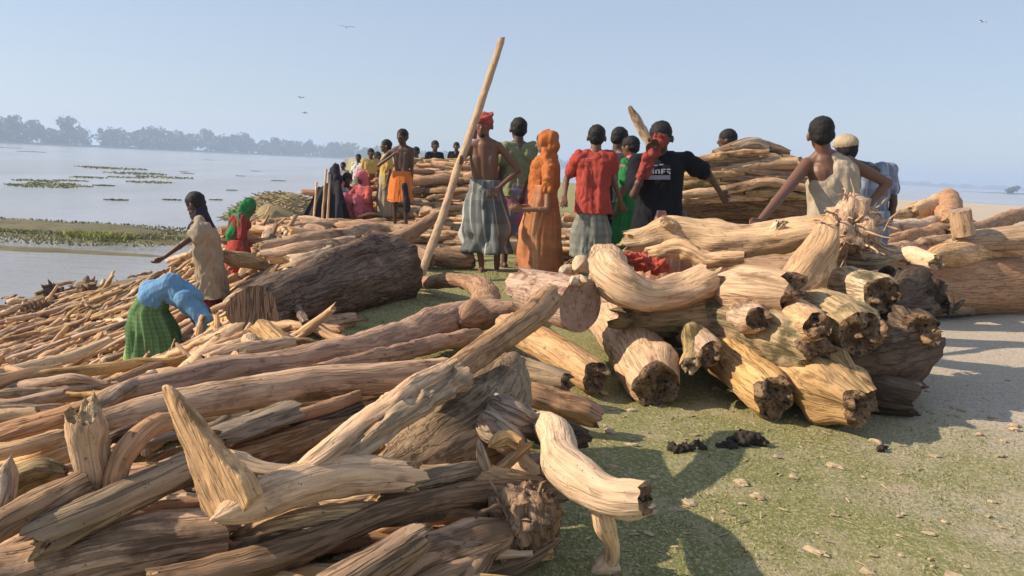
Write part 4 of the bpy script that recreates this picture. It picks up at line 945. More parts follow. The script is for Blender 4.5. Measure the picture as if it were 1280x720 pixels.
    # --- clothes
    def lungi(s, mat, hem=.16, top=1.0, rb=.2, rt=.155, amp=.09, folds=9, name='lungi', seed=1, depth=.75, sway=(0, 0)):
        J = s.J; kc = (J['knL'] + J['knR']) / 2; pc = J['pelvis']; ac = (J['anL'] + J['anR']) / 2
        wk = abs(J['knL'][0] - J['knR'][0]) / 2 + .1
        b = kc + (ac - kc) * max(0, (kc[2] - hem) / max(.01, kc[2] - ac[2]))
        rs = [(J['waist'][0] * .3 + pc[0] * .7, J['waist'][1] * .5 + pc[1] * .5, top, rt, rt * .78), (pc[0], pc[1], min(pc[2] - .02, top - .04), rt + .03, rt * .9), (kc[0], kc[1] * .8, kc[2] + .03, max(wk + .02, rb * .9), rb * depth), (b[0] + sway[0], b[1] + sway[1], hem, max(rb, wk), rb * depth)]
        return loft(rs, name, mat, s.root, folds=folds, amp=amp, seed=seed)
    def shirt(s, mat, name='shirt', sleeve=.75, hem=.86, loose=.018, fold=.014, belly=0, crisp=True):
        J, mb = s.J, MB(); L = loose; sx = J['shR'] - J['shL']; sx = sx / np.linalg.norm(sx); hx = J['hipR'] - J['hipL']; hx = hx / np.linalg.norm(hx)
        dn = J['pelvis'] - J['waist']; dn = dn / (np.linalg.norm(dn) + 1e-6); hemc = J['waist'] + dn * (max(.02, (1.03 - hem)) + (.06 if crisp else 0)); cap(mb, J['neck'] - np.array([0, 0, .075]), J['chest'], .07 + L, .095 + L); cap(mb, J['chest'], J['waist'], .095 + L, .09 + L); cap(mb, J['waist'], hemc, .09 + L, .115 + L)
        for g in (-1, 1):
            d = 'L' if g < 0 else 'R'
            cap(mb, J['chest'] + sx * g * .075 + np.array([0, 0, .05]), J['waist'] + hx * g * .068, .09 + L, .088 + L + belly); cap(mb, J['waist'] + hx * g * .068, hemc + hx * g * .07, .088 + L + belly, .112 + L + belly)
            cap(mb, J['chest'] + sx * g * .075 + np.array([0, 0, .05]), J['sh' + d] - sx * g * .05 - np.array([0, 0, .03]), .087 + L, .05 + L)
            cap(mb, J['neck'] + sx * g * .035 - np.array([0, 0, .028]), J['sh' + d] - sx * g * .02, .035 + L, .045 + L)
            if sleeve > 0:
                e = J['sh' + d] + (J['el' + d] - J['sh' + d]) * min(1, sleeve); cap(mb, J['sh' + d], e, .05 + L, .046 + L * 1.1)
                if sleeve > 1: cap(mb, J['el' + d], J['el' + d] + (J['wr' + d] - J['el' + d]) * (sleeve - 1), .04 + L, .03 + L)
        hz = hemc[2] + .01
        def hemcut(v):
            if not crisp: return v
            m_ = (v[:, 2] < hz) & (np.hypot(v[:, 0] - hemc[0], v[:, 1] - hemc[1]) < .26); k_ = v[m_]; d_ = (hz - k_[:, 2])[:, None]
            cc_ = hemc[None, :2]; k_[:, :2] = cc_ + (k_[:, :2] - cc_) * (1 + 0 * d_); k_[:, 2] = hz + .008 * vn(k_ * 9 + 3); v[m_] = k_; return v
        return fuse(mb, name, mat, s.root, s.vox, 3, fold, (8, 8, 4), seed=s.base[0] * 7, xf=hemcut)
    def turban(s, mat, tail=True, name='head_wrap'):
        mb = MB(); ell(mb, s.hp(0, -.014, .05), (.096, .112, .085), s.HM)
        for a in range(3):
            mb2 = []; 
            for q in range(17):
                t = q / 16 * 2 * math.pi; mb2.append(s.hp(.088 * math.cos(t), -.012 + .104 * math.sin(t), .03 + .028 * a + .022 * math.sin(t + a * 2)))
            for q in range(16): cap(mb, mb2[q], mb2[q + 1], .019, .019, 8)
        if tail: cap(mb, s.hp(.085, -.02, .04), s.hp(.10, -.03, -.11), .026, .03); cap(mb, s.hp(.07, -.07, .04), s.hp(.06, -.09, -.1), .028, .02)
        return fuse(mb, name, mat, s.root, .009, 2, .006, (14, 14, 26))
    def veil(s, mat, name='headscarf', to='chest', spread=1.0, extra=()):
        J, mb = s.J, MB(); ell(mb, s.hp(0, -.03, .02), (.108, .118, .128), s.HM); ell(mb, s.hp(0, -.06, -.07), (.098, .09, .11), s.HM)
        cap(mb, s.hp(-.05, .0, -.10), J['shL'] * .6 + J['neck'] * .4, .058, .075); cap(mb, s.hp(.05, .0, -.10), J['shR'] * .6 + J['neck'] * .4, .058, .075)
        cap(mb, s.hp(0, .035, -.125), J['chest'] + np.array([0, .07, .06]), .05, .06)
        for g in 'LR':
            cap(mb, J['neck'] * .5 + J['sh' + g] * .5, J['sh' + g], .085, .075); cap(mb, J['sh' + g], J['sh' + g] * .5 + J['el' + g] * .5, .075, .07)
        cap(mb, J['neck'] - np.array([0, .04, .03]), J['waist'] + np.array([0, -.07, .03]), .11, .12)
        for (a, b, r0, r1) in extra: cap(mb, a, b, r0, r1)
        return fuse(mb, name, mat, s.root, s.vox, 3, .022, (6, 6, 3), seed=4)
    def vol(s, name, mat, caps, fold=.01, fs=(8, 8, 4), parent=None):
        mb = MB()
        for c_ in caps:
            if len(c_) == 4: cap(mb, *c_)
            else: ell(mb, c_[0], c_[1])
        return fuse(mb, name, mat, parent or s.root, s.vox, 3, fold, fs)

def cloth(name, c, var=.3, scale=6): return plain(name, c, rough=.9, var=var, scale=scale, bump=.55, spec=.12, woven=True)
ORG = cloth('orange_cloth', (.44, .145, .045), .4, 5); ORG2 = checked('patterned_orange_cloth', (.48, .21, .10), (.38, .14, .065), (.55, .3, .16), 2.2, 1.3)
REDC = cloth('red_cloth', (.36, .06, .045), .4); PINKR = cloth('faded_red_cloth', (.42, .10, .09)); GRYL = checked('grey_checked_cloth', (.20, .21, .20), (.09, .10, .10), (.55, .55, .5), 9, 2)
GRLUN = checked('grey_lungi_cloth', (.25, .25, .21), (.16, .165, .15), (.36, .35, .3), 14, 12); BLK = cloth('black_cloth', (.014, .014, .017)); NAVY = cloth('dark_cloth', (.03, .028, .04)); GREENC = cloth('green_cloth', (.03, .18, .06), .5); PINK = cloth('pink_cloth', (.50, .14, .19), .5)
OLIVE = cloth('olive_cloth', (.22, .24, .13)); BLUE = cloth('blue_cloth', (.14, .29, .46), .4); TANK = cloth('grey_tan_cloth', (.40, .33, .24)); BEIGE = cloth('beige_cloth', (.33, .27, .19), .4, 4); CAPM = cloth('pale_cap_cloth', (.40, .31, .21)); BLGR = checked('blue_grey_cloth', (.25, .29, .36), (.13, .15, .20), (.5, .5, .55), 10, 8)
GSK = checked('green_checked_cloth', (.13, .24, .09), (.07, .15, .06), (.22, .34, .13), 26, 22); PBL = checked('pink_blue_checked_cloth', (.55, .18, .26), (.16, .30, .45), (.7, .6, .65), 6, 5); ORL = cloth('orange_lungi_cloth', (.60, .17, .04)); YELC = cloth('yellow_cloth', (.50, .34, .10)); MAR = cloth('maroon_cloth', (.22, .04, .035)); WHC = cloth('white_cloth', (.62, .58, .54)); LUNR = checked('pinkish_lungi_cloth', (.52, .27, .18), (.42, .16, .11), (.7, .5, .36), 9, 7)

# 1 the man holding the tall pole
p = Person('bare chested man in a grey checked lungi and red head wrap holding the tall pole', 606, 8.6, .0, 134, 180, SK, .009, hair=False, thin=.9,
    joints=dict(shL=(623, 182, 0), elL=(648, 213, .0), wrL=(624, 234, -.12), shR=(589, 182, 0), elR=(571, 208, -.08), wrR=(576, 203, -.33), head=(604, 157, -.02), neck=(605, 175, 0), chest=(605, 205, 0), waist=(606, 228, 0), pelvis=(606, 243, 0),
                hipL=(616, 246, 0), hipR=(597, 246, 0), knL=(622, 292, -.04), knR=(597, 292, -.1), anL=(621, 334, 0), anR=(602, 331, -.05)), head_dir=(.15, 1, -.15))
p.turban(cloth('red_wrap_cloth', (.36, .08, .075), .5, 14))
p.lungi(GRYL, hem=.20, top=.93, rb=.22, amp=.2, folds=7, seed=2)
p.vol('lungi_knot', GRYL, [(p.px(602, 236, -.13), p.px(610, 243, -.14), .035, .03), (p.px(606, 240, -.15), p.px(604, 262, -.17), .028, .02)])
p.vol('chin_beard', BEARD, [(p.hp(0, .07, -.085), (.028, .022, .03))], 0)
# 2 behind him
p = Person('man with black hair and olive shirt standing close behind the pole holder', 640, 8.95, .0, 148, 20, SKD, joints=dict(elR=(661, 215, 0), wrR=(655, 240, -.1)))
p.shirt(OLIVE, sleeve=.6, hem=.85); p.lungi(PBL, hem=.36, top=.95, rb=.17, seed=5)
# 3 woman in orange
p = Person('woman wrapped in an orange sari and headscarf facing the pole holder', 674, 8.35, .0, 165, 78, SKL, .009, joints=dict(elL=(684, 262, -.24), wrL=(653, 262, -.30), elR=(684, 255, .22), wrR=(652, 258, .05), shL=(686, 212, -.15), shR=(684, 212, .15)), head_dir=(0, 1, -.2))
p.veil(ORG)
p.lungi(ORG2, hem=.02, top=1.06, rb=.245, rt=.19, amp=.10, folds=11, name='sari_skirt', seed=3, depth=.98)
p.vol('blouse', ORG, [(p.J['chest'] + [0, .02, .05], p.J['waist'] + [0, .03, 0], .155, .165), (p.J['waist'] + [0, .03, 0], p.J['pelvis'] + [0, .02, 0], .165, .175), (p.J['shL'], p.J['shL'] * .62 + p.J['elL'] * .38, .075, .07), (p.J['shR'], p.J['elR'], .07, .06)], .014)
# 4 red shirt
p = Person('man in a red t-shirt and grey lungi seen from behind in the middle group', 734, 8.0, .0, 157, -6, SK, .009, joints=dict(elL=(708, 224, .1), wrL=(706, 244, -.05), elR=(766, 222, .02), wrR=(776, 252, .1)))
s_ = p.shirt(REDC, 'red_shirt', sleeve=.62, hem=.80, loose=.020, fold=.016)
p.vol('shirt_lettering', cloth('faded_print', (.66, .36, .24)), [(p.px(727, 199, -.155 + .03 * 0), p.px(745, 197, -.155), .006, .006), (p.px(731, 205, -.16), p.px(742, 204, -.16), .005, .005)], 0)
p.lungi(GRLUN, hem=.28, top=.79, rb=.18, rt=.125, amp=.12, seed=7)
# 5 6 behind
p = Person('dark clothed man half hidden behind the red t-shirt, head turned aside', 762, 9.1, .0, 160, -60, SKD, joints={}, head_dir=(0, 1, -.25)); p.shirt(NAVY, sleeve=.8); p.lungi(BLK, hem=.25, seed=3)
p = Person('youth in pink and green clothes behind the red wrapped forearm', 778, 8.6, .0, 171, 60, SK, head_dir=(0, 1, -.2)); p.shirt(GREENC, sleeve=.7, hem=.85); p.vol('pink_scarf', PINK, [(p.J['neck'] + [-.03, 0, -.02], p.J['shL'] + [0, 0, -.02], .075, .07), (p.J['neck'], p.J['shR'], .075, .06)]); p.lungi(GREENC, hem=.2, seed=8)
# 7 black t-shirt
p = Person('man in a black printed t-shirt wiping his face with a red cloth', 824, 6.3, -.03, 150, 176, SKD, .008, joints=dict(shR=(797, 203, .0), elR=(792, 244, -.16), wrR=(812, 196, -.22), shL=(856, 200, .03), elL=(886, 218, .12), wrL=(900, 240, .35), head=(826, 172, -.02), neck=(826, 194, 0), chest=(826, 222, 0), waist=(824, 252, 0), pelvis=(823, 272, 0)), head_dir=(.1, 1, -.25))
s_ = p.shirt(BLK, 'black_shirt', sleeve=.7, hem=.84, loose=.026, fold=.012, belly=.008)
RWR = cloth('red_towel', (.27, .055, .045), .5, 12)
p.vol('red_arm_wrap', RWR, [(p.J['wrR'] * .55 + p.J['elR'] * .45, p.J['wrR'], .047, .05), (p.J['wrR'], p.hp(.0, .085, -.005), .05, .044), (p.hp(-.02, .09, 0), p.hp(.045, .09, .03), .036, .03), (p.hp(.01, .1, -.02), p.hp(.03, .12, -.1), .03, .02)], .02, (16, 16, 16))
# the block print on the shirt: an unreadable row of worn white letters over a grey bar
WP = cloth('white_print', (.75, .75, .75), .15, 30); GP = cloth('grey_print', (.28, .27, .31), .3, 20)
mb = MB(); yb = -.168
def pr(mb, x0, y0, x1, y1, d=-.15):
    q = [p.px(x, y, d) for x, y in ((x0, y0), (x1, y0), (x1, y1), (x0, y1))]; f_ = p.px(x0, y0, d - .012) - p.px(x0, y0, d)
    mb.add([tuple(a) for a in q] + [tuple(a + f_) for a in q], [(3, 2, 1, 0), (4, 5, 6, 7), (0, 1, 5, 4), (1, 2, 6, 5), (2, 3, 7, 6), (3, 0, 4, 7)])
for x0, y0, x1, y1 in ((809, 211, 811, 217), (812, 212, 814, 217), (811, 212, 817, 214), (815.5, 211, 817.5, 217), (819, 211.5, 825, 213), (819, 211.5, 821, 217), (823, 212, 825, 217), (826.5, 211, 828.5, 217), (828, 211, 832, 212.5), (828, 214, 831, 215.2), (833.5, 211, 838, 212.6), (833.5, 214, 838, 215.3), (836, 214, 838, 217.4), (818, 206, 822, 207.5), (824, 205, 829, 206.5)): pr(mb, x0, y0, x1, y1, -.163)
mb.build('shirt_lettering', WP, p.root, smooth=False)
mb = MB(); pr(mb, 809, 219, 838, 224.5, -.161); mb.build('print_bar', GP, p.root, smooth=False)
p.lungi(LUNR, hem=.2, top=.93, rb=.21, seed=4)
# 8 head behind the bundle
p = Person('man whose black haired head shows over the tall timber bundle', 896, 9.6, .0, 162, 75, SKD, head_dir=(0, 1, -.1)); p.shirt(BEIGE); p.lungi(GRLUN)
# 9 tank top man
p = Person('man in a grey tank top leaning one hand on the top trunk', 1035, 5.75, .0, 148, 0, SK, .008, thin=1.1,
    joints=dict(head=(1026, 168, .0), neck=(1030, 191, 0), shL=(1009, 205, .02), elL=(978, 243, -.22), wrL=(950, 276, -.48), shR=(1060, 203, .02), elR=(1110, 229, .02), wrR=(1078, 264, .0), chest=(1037, 225, 0), waist=(1043, 258, 0), pelvis=(1043, 280, 0)))
tk = p.vol('tank_top', TANK, [(p.J['chest'] + [-.05, .0, -.05], p.J['waist'] + [-.07, 0, 0], .112, .118), (p.J['chest'] + [.075, -.01, .06], p.J['waist'] + [.07, 0, 0], .122, .118), (p.J['waist'] + [-.07, 0, 0], p.J['pelvis'] + [-.06, 0, -.02], .118, .125), (p.J['waist'] + [.07, 0, 0], p.J['pelvis'] + [.06, 0, -.02], .118, .125), (p.J['chest'] + [0, -.01, -.03], p.J['pelvis'], .115, .12), (p.J['chest'] + [.08, -.01, .08], p.J['neck'] + [.075, -.02, -.04], .085, .05), (p.J['chest'] + [.05, 0, .05], p.J['chest'] + [-.02, .03, -.06], .09, .09)], .012)
p.lungi(GRLUN, hem=.2, top=.93, rb=.2, seed=6)
# 10 cap man
p = Person('man in a pale cap half hidden behind the tank top man', 1068, 6.5, .0, 166, 8, SKD, .009, joints=dict(head=(1057, 187, 0), neck=(1062, 204, 0)))
p.vol('cap', CAPM, [(p.hp(0, -.014, .055), (.101, .119, .082)), (p.hp(0, .10, .03), (.07, .06, .014))], .003)
p.shirt(BLGR, 'vest', sleeve=.5, hem=.86); p.lungi(BLGR, hem=.15, top=1.0, rb=.24, rt=.19, amp=.12, seed=9)
# 11 bearded man
p = Person('bearded man in a long beige shirt and dark scarf reaching out on the bank', 262, 9.0, -1.02, 238, 82, SKD, .009, joints=dict(head=(244, 255, 0), neck=(250, 274, 0), shL=(255, 287, -.14), elL=(232, 302, -.25), wrL=(206, 321, -.3), shR=(259, 287, .14), elR=(262, 320, .2), wrR=(268, 352, .15), chest=(257, 302, 0), waist=(262, 330, 0), pelvis=(264, 345, 0)), head_dir=(0, 1, -.55), hair=True)
p.shirt(BEIGE, 'long_shirt', sleeve=.45, hem=.72, loose=.04, fold=.022)
p.vol('beard', BEARD, [(p.hp(0, .07, -.07), p.hp(0, .07, -.14), .045, .05), (p.hp(0, .03, -.13), (.07, .06, .05))], .006, (30, 30, 30))
p.vol('dark_scarf', NAVY, [(p.J['neck'] + [0, -.02, .0], p.J['neck'] + [0, .09, -.12], .08, .06), (p.J['neck'] + [0, -.03, .03], p.J['shR'] + [0, -.02, 0], .08, .075), (p.J['neck'] + [0, .02, 0], p.hp(0, -.03, -.08), .075, .07)])
p.lungi(MAR, hem=.2, top=.74, rb=.16, rt=.12, seed=2)
# 12 woman in the green veil
p = Person('woman in a green veil and red dress bending over wood on the bank', 298, 10.2, -.85, 243, -50, SKD, .009, joints=dict(head=(311, 261, 0), neck=(306, 276, 0)), head_dir=(0, 1, -.5))
p.veil(GREENC); p.shirt(MAR, 'dress_top', sleeve=1.2, hem=.8); p.lungi(REDC, hem=.08, top=1.0, rb=.24, rt=.18, name='skirt', seed=3, depth=.95)
# 13 stooping woman
p = Person('stooping woman in a blue blouse and green checked skirt picking up wood', 194, 7.5, -1.0, 300, -90, SKD, .009, H=1.5, hair=False, face=False,
    joints=dict(pelvis=(186, 382, 0), waist=(193, 367, 0), chest=(215, 362, 0), neck=(238, 374, 0), head=(250, 392, .02), shL=(232, 372, .15), shR=(230, 374, -.15), elL=(250, 398, .15), wrL=(258, 424, .12), elR=(255, 398, -.17), wrR=(252, 425, -.15), hipL=(186, 385, .09), hipR=(186, 385, -.09), knL=(192, 426, .1), knR=(190, 428, -.1), anL=(186, 462, .1), anR=(192, 463, -.1)), head_dir=(0, .6, -1))
p.shirt(BLUE, 'blouse', sleeve=1.6, hem=.98, loose=.034, fold=.010, crisp=False)
p.vol('blue_shawl', BLUE, [(p.J['waist'] + [0, -.03, .01], p.J['chest'] + [0, 0, .0], .135, .14), (p.J['chest'], p.J['neck'], .16, .13), (p.J['shR'], p.J['neck'], .10, .10), (p.J['shL'], p.J['neck'], .10, .10), (p.J['shR'], p.J['elR'], .07, .055), (p.J['elR'], p.J['wrR'] * .7 + p.J['elR'] * .3, .055, .045), (p.J['shL'], p.J['elL'], .07, .055), (p.J['elL'], p.J['wrL'] * .7 + p.J['elL'] * .3, .055, .045), (p.J['neck'], p.J['head'], .09, .10), (p.J['head'] + [0, -.02, .02], (.10, .11, .11))], .008)
W_, K_ = p.J['waist'], p.J['pelvis']
loft([(W_[0], W_[1] + .02, W_[2] + .02, .15, .16), (K_[0], K_[1], K_[2] - .05, .20, .19), (0, K_[1] + .06, .42, .24, .25), (0, K_[1] + .08, -.01, .27, .31)], 'green_skirt', GSK, p.root, folds=8, amp=.12, seed=6)
p.vol('pale_skirt_fold', cloth('pale_green_cloth', (.35, .46, .16)), [((-.05 * 0 - .0, K_[1] - .15, K_[2] - .08), (.10, K_[1] - .16, .02), .045, .07)], .015)
# 14 orange lungi carrier
p = Person('bare chested carrier in a bright orange lungi with his hand at his mouth', 500, 12.6, .03, 162, 165, SKD, .011, joints=dict(shR=(488, 190, 0), elR=(473, 207, -.1), wrR=(492, 193, -.2), elL=(515, 212, 0), wrL=(514, 235, 0)), thin=.88, head_dir=(.2, 1, -.1))
p.lungi(ORL, hem=.48, top=.98, rb=.19, seed=1, amp=.08); p.vol('dark_lungi_fold', NAVY, [(p.px(506, 232, -.16), p.px(509, 262, -.17), .05, .06)], .01)
p = Person('man with a pale face cloth just behind the orange lungi carrier', 481, 13.6, .0, 175, 110, SKD); p.shirt(YELC, sleeve=.7); p.lungi(BEIGE, hem=.2)
# distant heads on the crest
DG = 'distant people on the crest'
for px, yd, zf, top, yaw, lab, cm, lm in ((541, 17.5, .35, 176, 200, 'distant man in a black shirt standing on the crest', BLK, NAVY), (518, 19, .3, 184, 150, 'distant crouched man directly beside the orange lungi carrier', BEIGE, MAR), (568, 21, .35, 178, 180, 'distant man whose head shows next to the tall pole', BLK, GRLUN),
                                  (462, 16, .1, 186, 200, 'distant person in a yellow wrap at the waterside end of the crest', YELC, MAR), (470, 18.5, .2, 190, 220, 'distant person in a maroon shawl behind the yellow wrapped one', MAR, BEIGE), (428, 16.5, .05, 203, 160, 'distant person in grey nearest the river on the crest', GRLUN, MAR),
                                  (447, 17.5, .1, 193, 170, 'distant person in a white shirt with a brown cap', WHC, GRLUN)):
    zf = ony(px, top, yd)[2] - 1.5 if zf > .15 else zf
    p = Person(lab, px, yd, zf, top, yaw, SKD, .016, group=DG); p.shirt(cm); p.lungi(lm)
# seated people in red, and the one in black
def sit(label, px, yd, zf, top, yaw, cm, lm, vm=None):
    p = Person(label, px, yd, zf, 200, yaw, SKD, .012, H=1.5, group='people seated by the bank edge',
        joints=dict(pelvis=('L', (0, -.1, .18)), waist=('L', (0, -.08, .32)), chest=('L', (0, -.03, .50)), neck=('L', (0, 0, .68)), head=('L', (0, .04, .83)), shL=('L', (-.165, 0, .63)), shR=('L', (.165, 0, .63)), elL=('L', (-.22, .12, .42)), elR=('L', (.22, .12, .42)), wrL=('L', (-.1, .34, .38)), wrR=('L', (.1, .34, .38)),
                    hipL=('L', (-.1, -.08, .16)), hipR=('L', (.1, -.08, .16)), knL=('L', (-.13, .3, .46)), knR=('L', (.13, .3, .46)), anL=('L', (-.11, .2, .07)), anR=('L', (.11, .2, .07))), head_dir=(0, 1, -.3), hair=vm is None)
    p.shirt(cm, sleeve=1.3, hem=.95); J = p.J
    p.vol('skirt', lm, [(J['hipL'], J['knL'], .11, .09), (J['hipR'], J['knR'], .11, .09), (J['knL'], J['anL'] + [0, 0, .08], .09, .09), (J['knR'], J['anR'] + [0, 0, .08], .09, .09), (J['pelvis'] + [0, 0, -.02], (.22, .2, .14))], .015)
    if vm: p.vol('headscarf', vm, [(p.hp(0, -.03, .02), (.11, .12, .13)), (p.hp(0, -.05, -.08), J['neck'] + [0, -.04, -.1], .09, .12)], .01)
    return p
sit('seated person in a bright pink and red wrap by the bank edge', 452, 13.6, .05, 0, 150, PINKR, PINK, PINK)
sit('seated person in maroon with a white shawl beside the pink wrapped one', 433, 14.0, .0, 0, 200, WHC, MAR)
p = Person('stooped woman in a black sari beside the propped dark tarpaulin', 418, 13.8, -.05, 215, 100, SKD, .011, H=1.25, head_dir=(0, 1, -.3), joints=dict(head=(416, 220, 0), neck=(418, 228, 0))); p.veil(NAVY); p.shirt(NAVY, sleeve=1.5); p.lungi(BLK, hem=.03, rb=.24, name='sari_skirt')

# dark tarpaulin on sticks
tp = thing('tarpaulin', 'dark tarpaulin propped on pale sticks at the top of the bank', 'tarpaulin')
Ya = 13.2
A = [ony(368, 290, Ya - .3), ony(398, 233, Ya), ony(424, 226, Ya), ony(430, 278, Ya - .3)]
mb = MB(); N_ = 18; V = []
for back in (0, 1):
    for i in range(N_ + 1):
        for j in range(N_ + 1):
            u, v = i / N_, j / N_
            q = (A[0] * (1 - u) + A[3] * u) * (1 - v) + (A[1] * (1 - u) + A[2] * u) * v
            q = q + np.array([0, .08 * math.sin(u * 19) * (1 - v) + .5 * (1 - v) * back + .02 * back, -.02 * math.sin(u * 12) * v]); V.append(q)
M_ = (N_ + 1) ** 2; ff = []
for i in range(N_):
    for j in range(N_):
        a = i * (N_ + 1) + j; f4 = (a, a + N_ + 1, a + N_ + 2, a + 1); ff.append(f4); ff.append(tuple(M_ + q for q in f4[::-1]))
mb.add(V, ff); mb.build('cloth', cloth('tarpaulin_cloth', (.035, .033, .04)), tp)
for x0, y0, x1, y1 in ((391, 292, 396, 228), (402, 290, 408, 212), (409, 288, 412, 218)):
    b_, e_ = tube([ony(x0, y0, Ya - .45), ony(x1, y1, Ya - .1)], [.022, .018], 8, step=.1); merge(b_, e_[0]); merge(b_, e_[1]); b_.build('prop_stick', PALE, tp)

# straw heap and the black root clump by the water
c0 = ony(352, 285, 13.6); c0[2] = float(ground(c0[0], c0[1])); mb = MB()
STR = plain('dry_straw', (.27, .215, .11), var=.45, scale=6)
hb = blob(c0[0], c0[1], .95, .8, .5, c0[2] - .05, 4, STR, 'tmp', rough=.25); q_ = MB(); q_.add(np.array([tuple(v.co) for v in hb.data.vertices]), [tuple(f.vertices) for f in hb.data.polygons]); bpy.data.objects.remove(hb); merge(mb, q_)
for _ in range(2200):
    a, d = rnd.uniform(0, 6.28), math.sqrt(rnd.random()); x, y = c0[0] + .95 * d * math.cos(a), c0[1] + .8 * d * math.sin(a); z = c0[2] + .48 * (1 - d ** 2.2) + .0
    e = np.array([rnd.uniform(-.13, .13), rnd.uniform(-.13, .13), rnd.uniform(-.04, .06)]); w_ = np.array([0, .006, .006])
    s0 = np.array([x, y, z]); mb.add([s0 - w_, s0 + w_, s0 + e + w_, s0 + e - w_], [(0, 1, 2, 3)])
tag(mb.build('straw_heap', STR, origin=tuple(c0)), 'heap of dry yellowish straw and twigs on the edge of the bank', 'straw heap')
def clump(label, px, py, yd, r, mat, seed, name='root_clump'):
    c_ = onterr(px, py + 10, .0) + np.array([0, 0, r * .35]); root = thing(name, label, 'root clump', tuple(c_))
    rs = random.Random(seed); mb = MB(); q_ = MB()
    for i in range(26):
        d = np.array([rs.gauss(0, 1), rs.gauss(0, .6), abs(rs.gauss(0, .6))]); d /= np.linalg.norm(d)
        b_, e_ = tube([c_ + d * r * .1, c_ + d * r * .6 + np.array([0, 0, rs.uniform(-.1, .1)]), c_ + d * r * rs.uniform(.8, 1.3)], [r * .3, r * .2, r * .1], 8, step=r * .2, ends=('taper', 'taper')); merge(mb, b_); merge(mb, e_[1])
    mb.build('roots', mat, root, tuple(c_)); mb = MB(); ell(mb, c_, (r * .75, r * .5, r * .5)); V_ = mb.v[0]; mb.v[0] = V_ + (V_ - c_) * (.5 * fbm((V_ - c_) / r * 3 + seed, 3))[:, None]; mb.build('core', mat, root, tuple(c_))
clump('round black tangle of roots at the waterside', 72, 366, 12.0, .26, DARK, 3)
clump('low dark tangle of roots below the round black one', 50, 382, 11.6, .22, BROWN, 5)
clump('brown root tangle next to the round black one', 108, 358, 12.2, .25, BROWN, 8)
clump('small dark roots on the bank in front of the mud spit', 158, 325, 14.5, .22, BROWN, 6)

# red cloth bundle in the curve of the yellow log, blue scrap
mb = MB()
for (x0, y0, x1, y1, r0, r1) in ((780, 318, 800, 327, .025, .04), (800, 327, 822, 333, .04, .042), (822, 333, 836, 333, .042, .02)): cap(mb, ony(x0, y0, 4.75), ony(x1, y1, 4.7), r0, r1)
o = fuse(mb, 'red_cloth', cloth('red_bundle_cloth', (.42, .085, .055), .5), None, .007, 2, .022, (22, 22, 30)); tag(o, 'crumpled red cloth lying in the bend of the curved yellowish log', 'cloth')
mb = MB(); cap(mb, ony(948, 281, 5.2), ony(960, 282, 5.2), .016, .02); o = fuse(mb, 'blue_cloth', cloth('blue_scrap_cloth', (.08, .16, .6)), None, .008, 2, .01, (20, 20, 20)); tag(o, 'small blue cloth scrap beside the leaning hand on the top trunk', 'cloth')

# ------------------------------------------------------------------ turf, chips, dung, birds
DUNG = plain('dark_dung', (.035, .025, .018), var=.5, scale=30, bump=.8)
def clods(label, items):
    root = thing('dung_clump', label, 'dung', tuple(onz(items[0][0], items[0][1], 0))); org = np.array(root.location)
    mb = MB()
    for px, py, r in items:
        c_ = onz(px, py, r * .5); k = mb.n; ell(mb, c_, (r * 1.15, r, r * .8), None, 16, 10); V_ = mb.v[-1]; mb.v[-1] = V_ + (V_ - c_) * (.55 * fbm((V_ - c_) / r * 2.3 + px, 3))[:, None]
    q = fuse(mb, 'clods', DUNG, root, .005, 1, .006, (40, 40, 40), xf=lambda v: v - org)
clods('larger heap of dark dung on the grass before the stack', [(940, 549, .045), (927, 551, .04), (912, 556, .03), (900, 558, .018), (950, 553, .028), (933, 545, .03)])
clods('smaller dark dung clods beside the larger heap', [(845, 560, .03), (858, 559, .03), (870, 556, .022), (878, 561, .018)])
clods('single small dark clod near the dusty patch', [(1102, 561, .018), (1108, 559, .012)])

def on_ground(px, py): 
    q = onz(px, py, 0); return np.array([q[0], q[1], float(ground(q[0], q[1]))])
mb = MB(); GRB = plain('grass_blades', (.19, .22, .08), var=.55, scale=3, bump=0); DRB = plain('dry_grass_blades', (.40, .33, .17), var=.4, scale=3, bump=0)
mb2 = MB()
def blades(num, x0, x1, y0, y1, dst, hh, ww):
    ar = np.random.RandomState(num); x = ar.uniform(x0, x1, num); y = y0 + (y1 - y0) * ar.rand(num) ** 1.4
    dens = fbm(np.stack([x * 1.7, y * 1.7, 0 * x], 1), 3) + .3 - np.clip((x - .1 * y - 1.1) * .8, 0, 3); keep = dens > ar.uniform(-.5, .5, num); x, y = x[keep], y[keep]; k = len(x)
    z = ground(x, y) - .003; a = ar.uniform(0, 6.28, k); h_ = hh * ar.uniform(.4, 1.3, k); w_ = ww * (.6 + y / 5); dx, dy = np.cos(a) * w_, np.sin(a) * w_
    la = ar.uniform(0, 6.28, k); lx, ly = np.cos(la) * h_ * ar.uniform(.3, 1.5, k), np.sin(la) * h_ * ar.uniform(.3, 1.5, k)
    V_ = np.stack([np.stack([x - dx, y - dy, z], 1), np.stack([x + dx, y + dy, z], 1), np.stack([x + lx, y + ly, z + h_], 1)], 1).reshape(-1, 3)
    dst.add(V_, [(3 * i, 3 * i + 1, 3 * i + 2) for i in range(k)])
blades(90000, -1.6, 3.2, 1.9, 9.5, mb, .015, .0022); blades(30000, -1.6, 3.4, 1.9, 9.5, mb2, .012, .0022)
tag(mb.build('green_grass', GRB, smooth=False), kind='stuff'); tag(mb2.build('dry_grass', DRB, smooth=False), kind='stuff')
mb = MB(); CHP = plain('wood_chips', (.42, .32, .20), var=.6, scale=22, bump=.3)
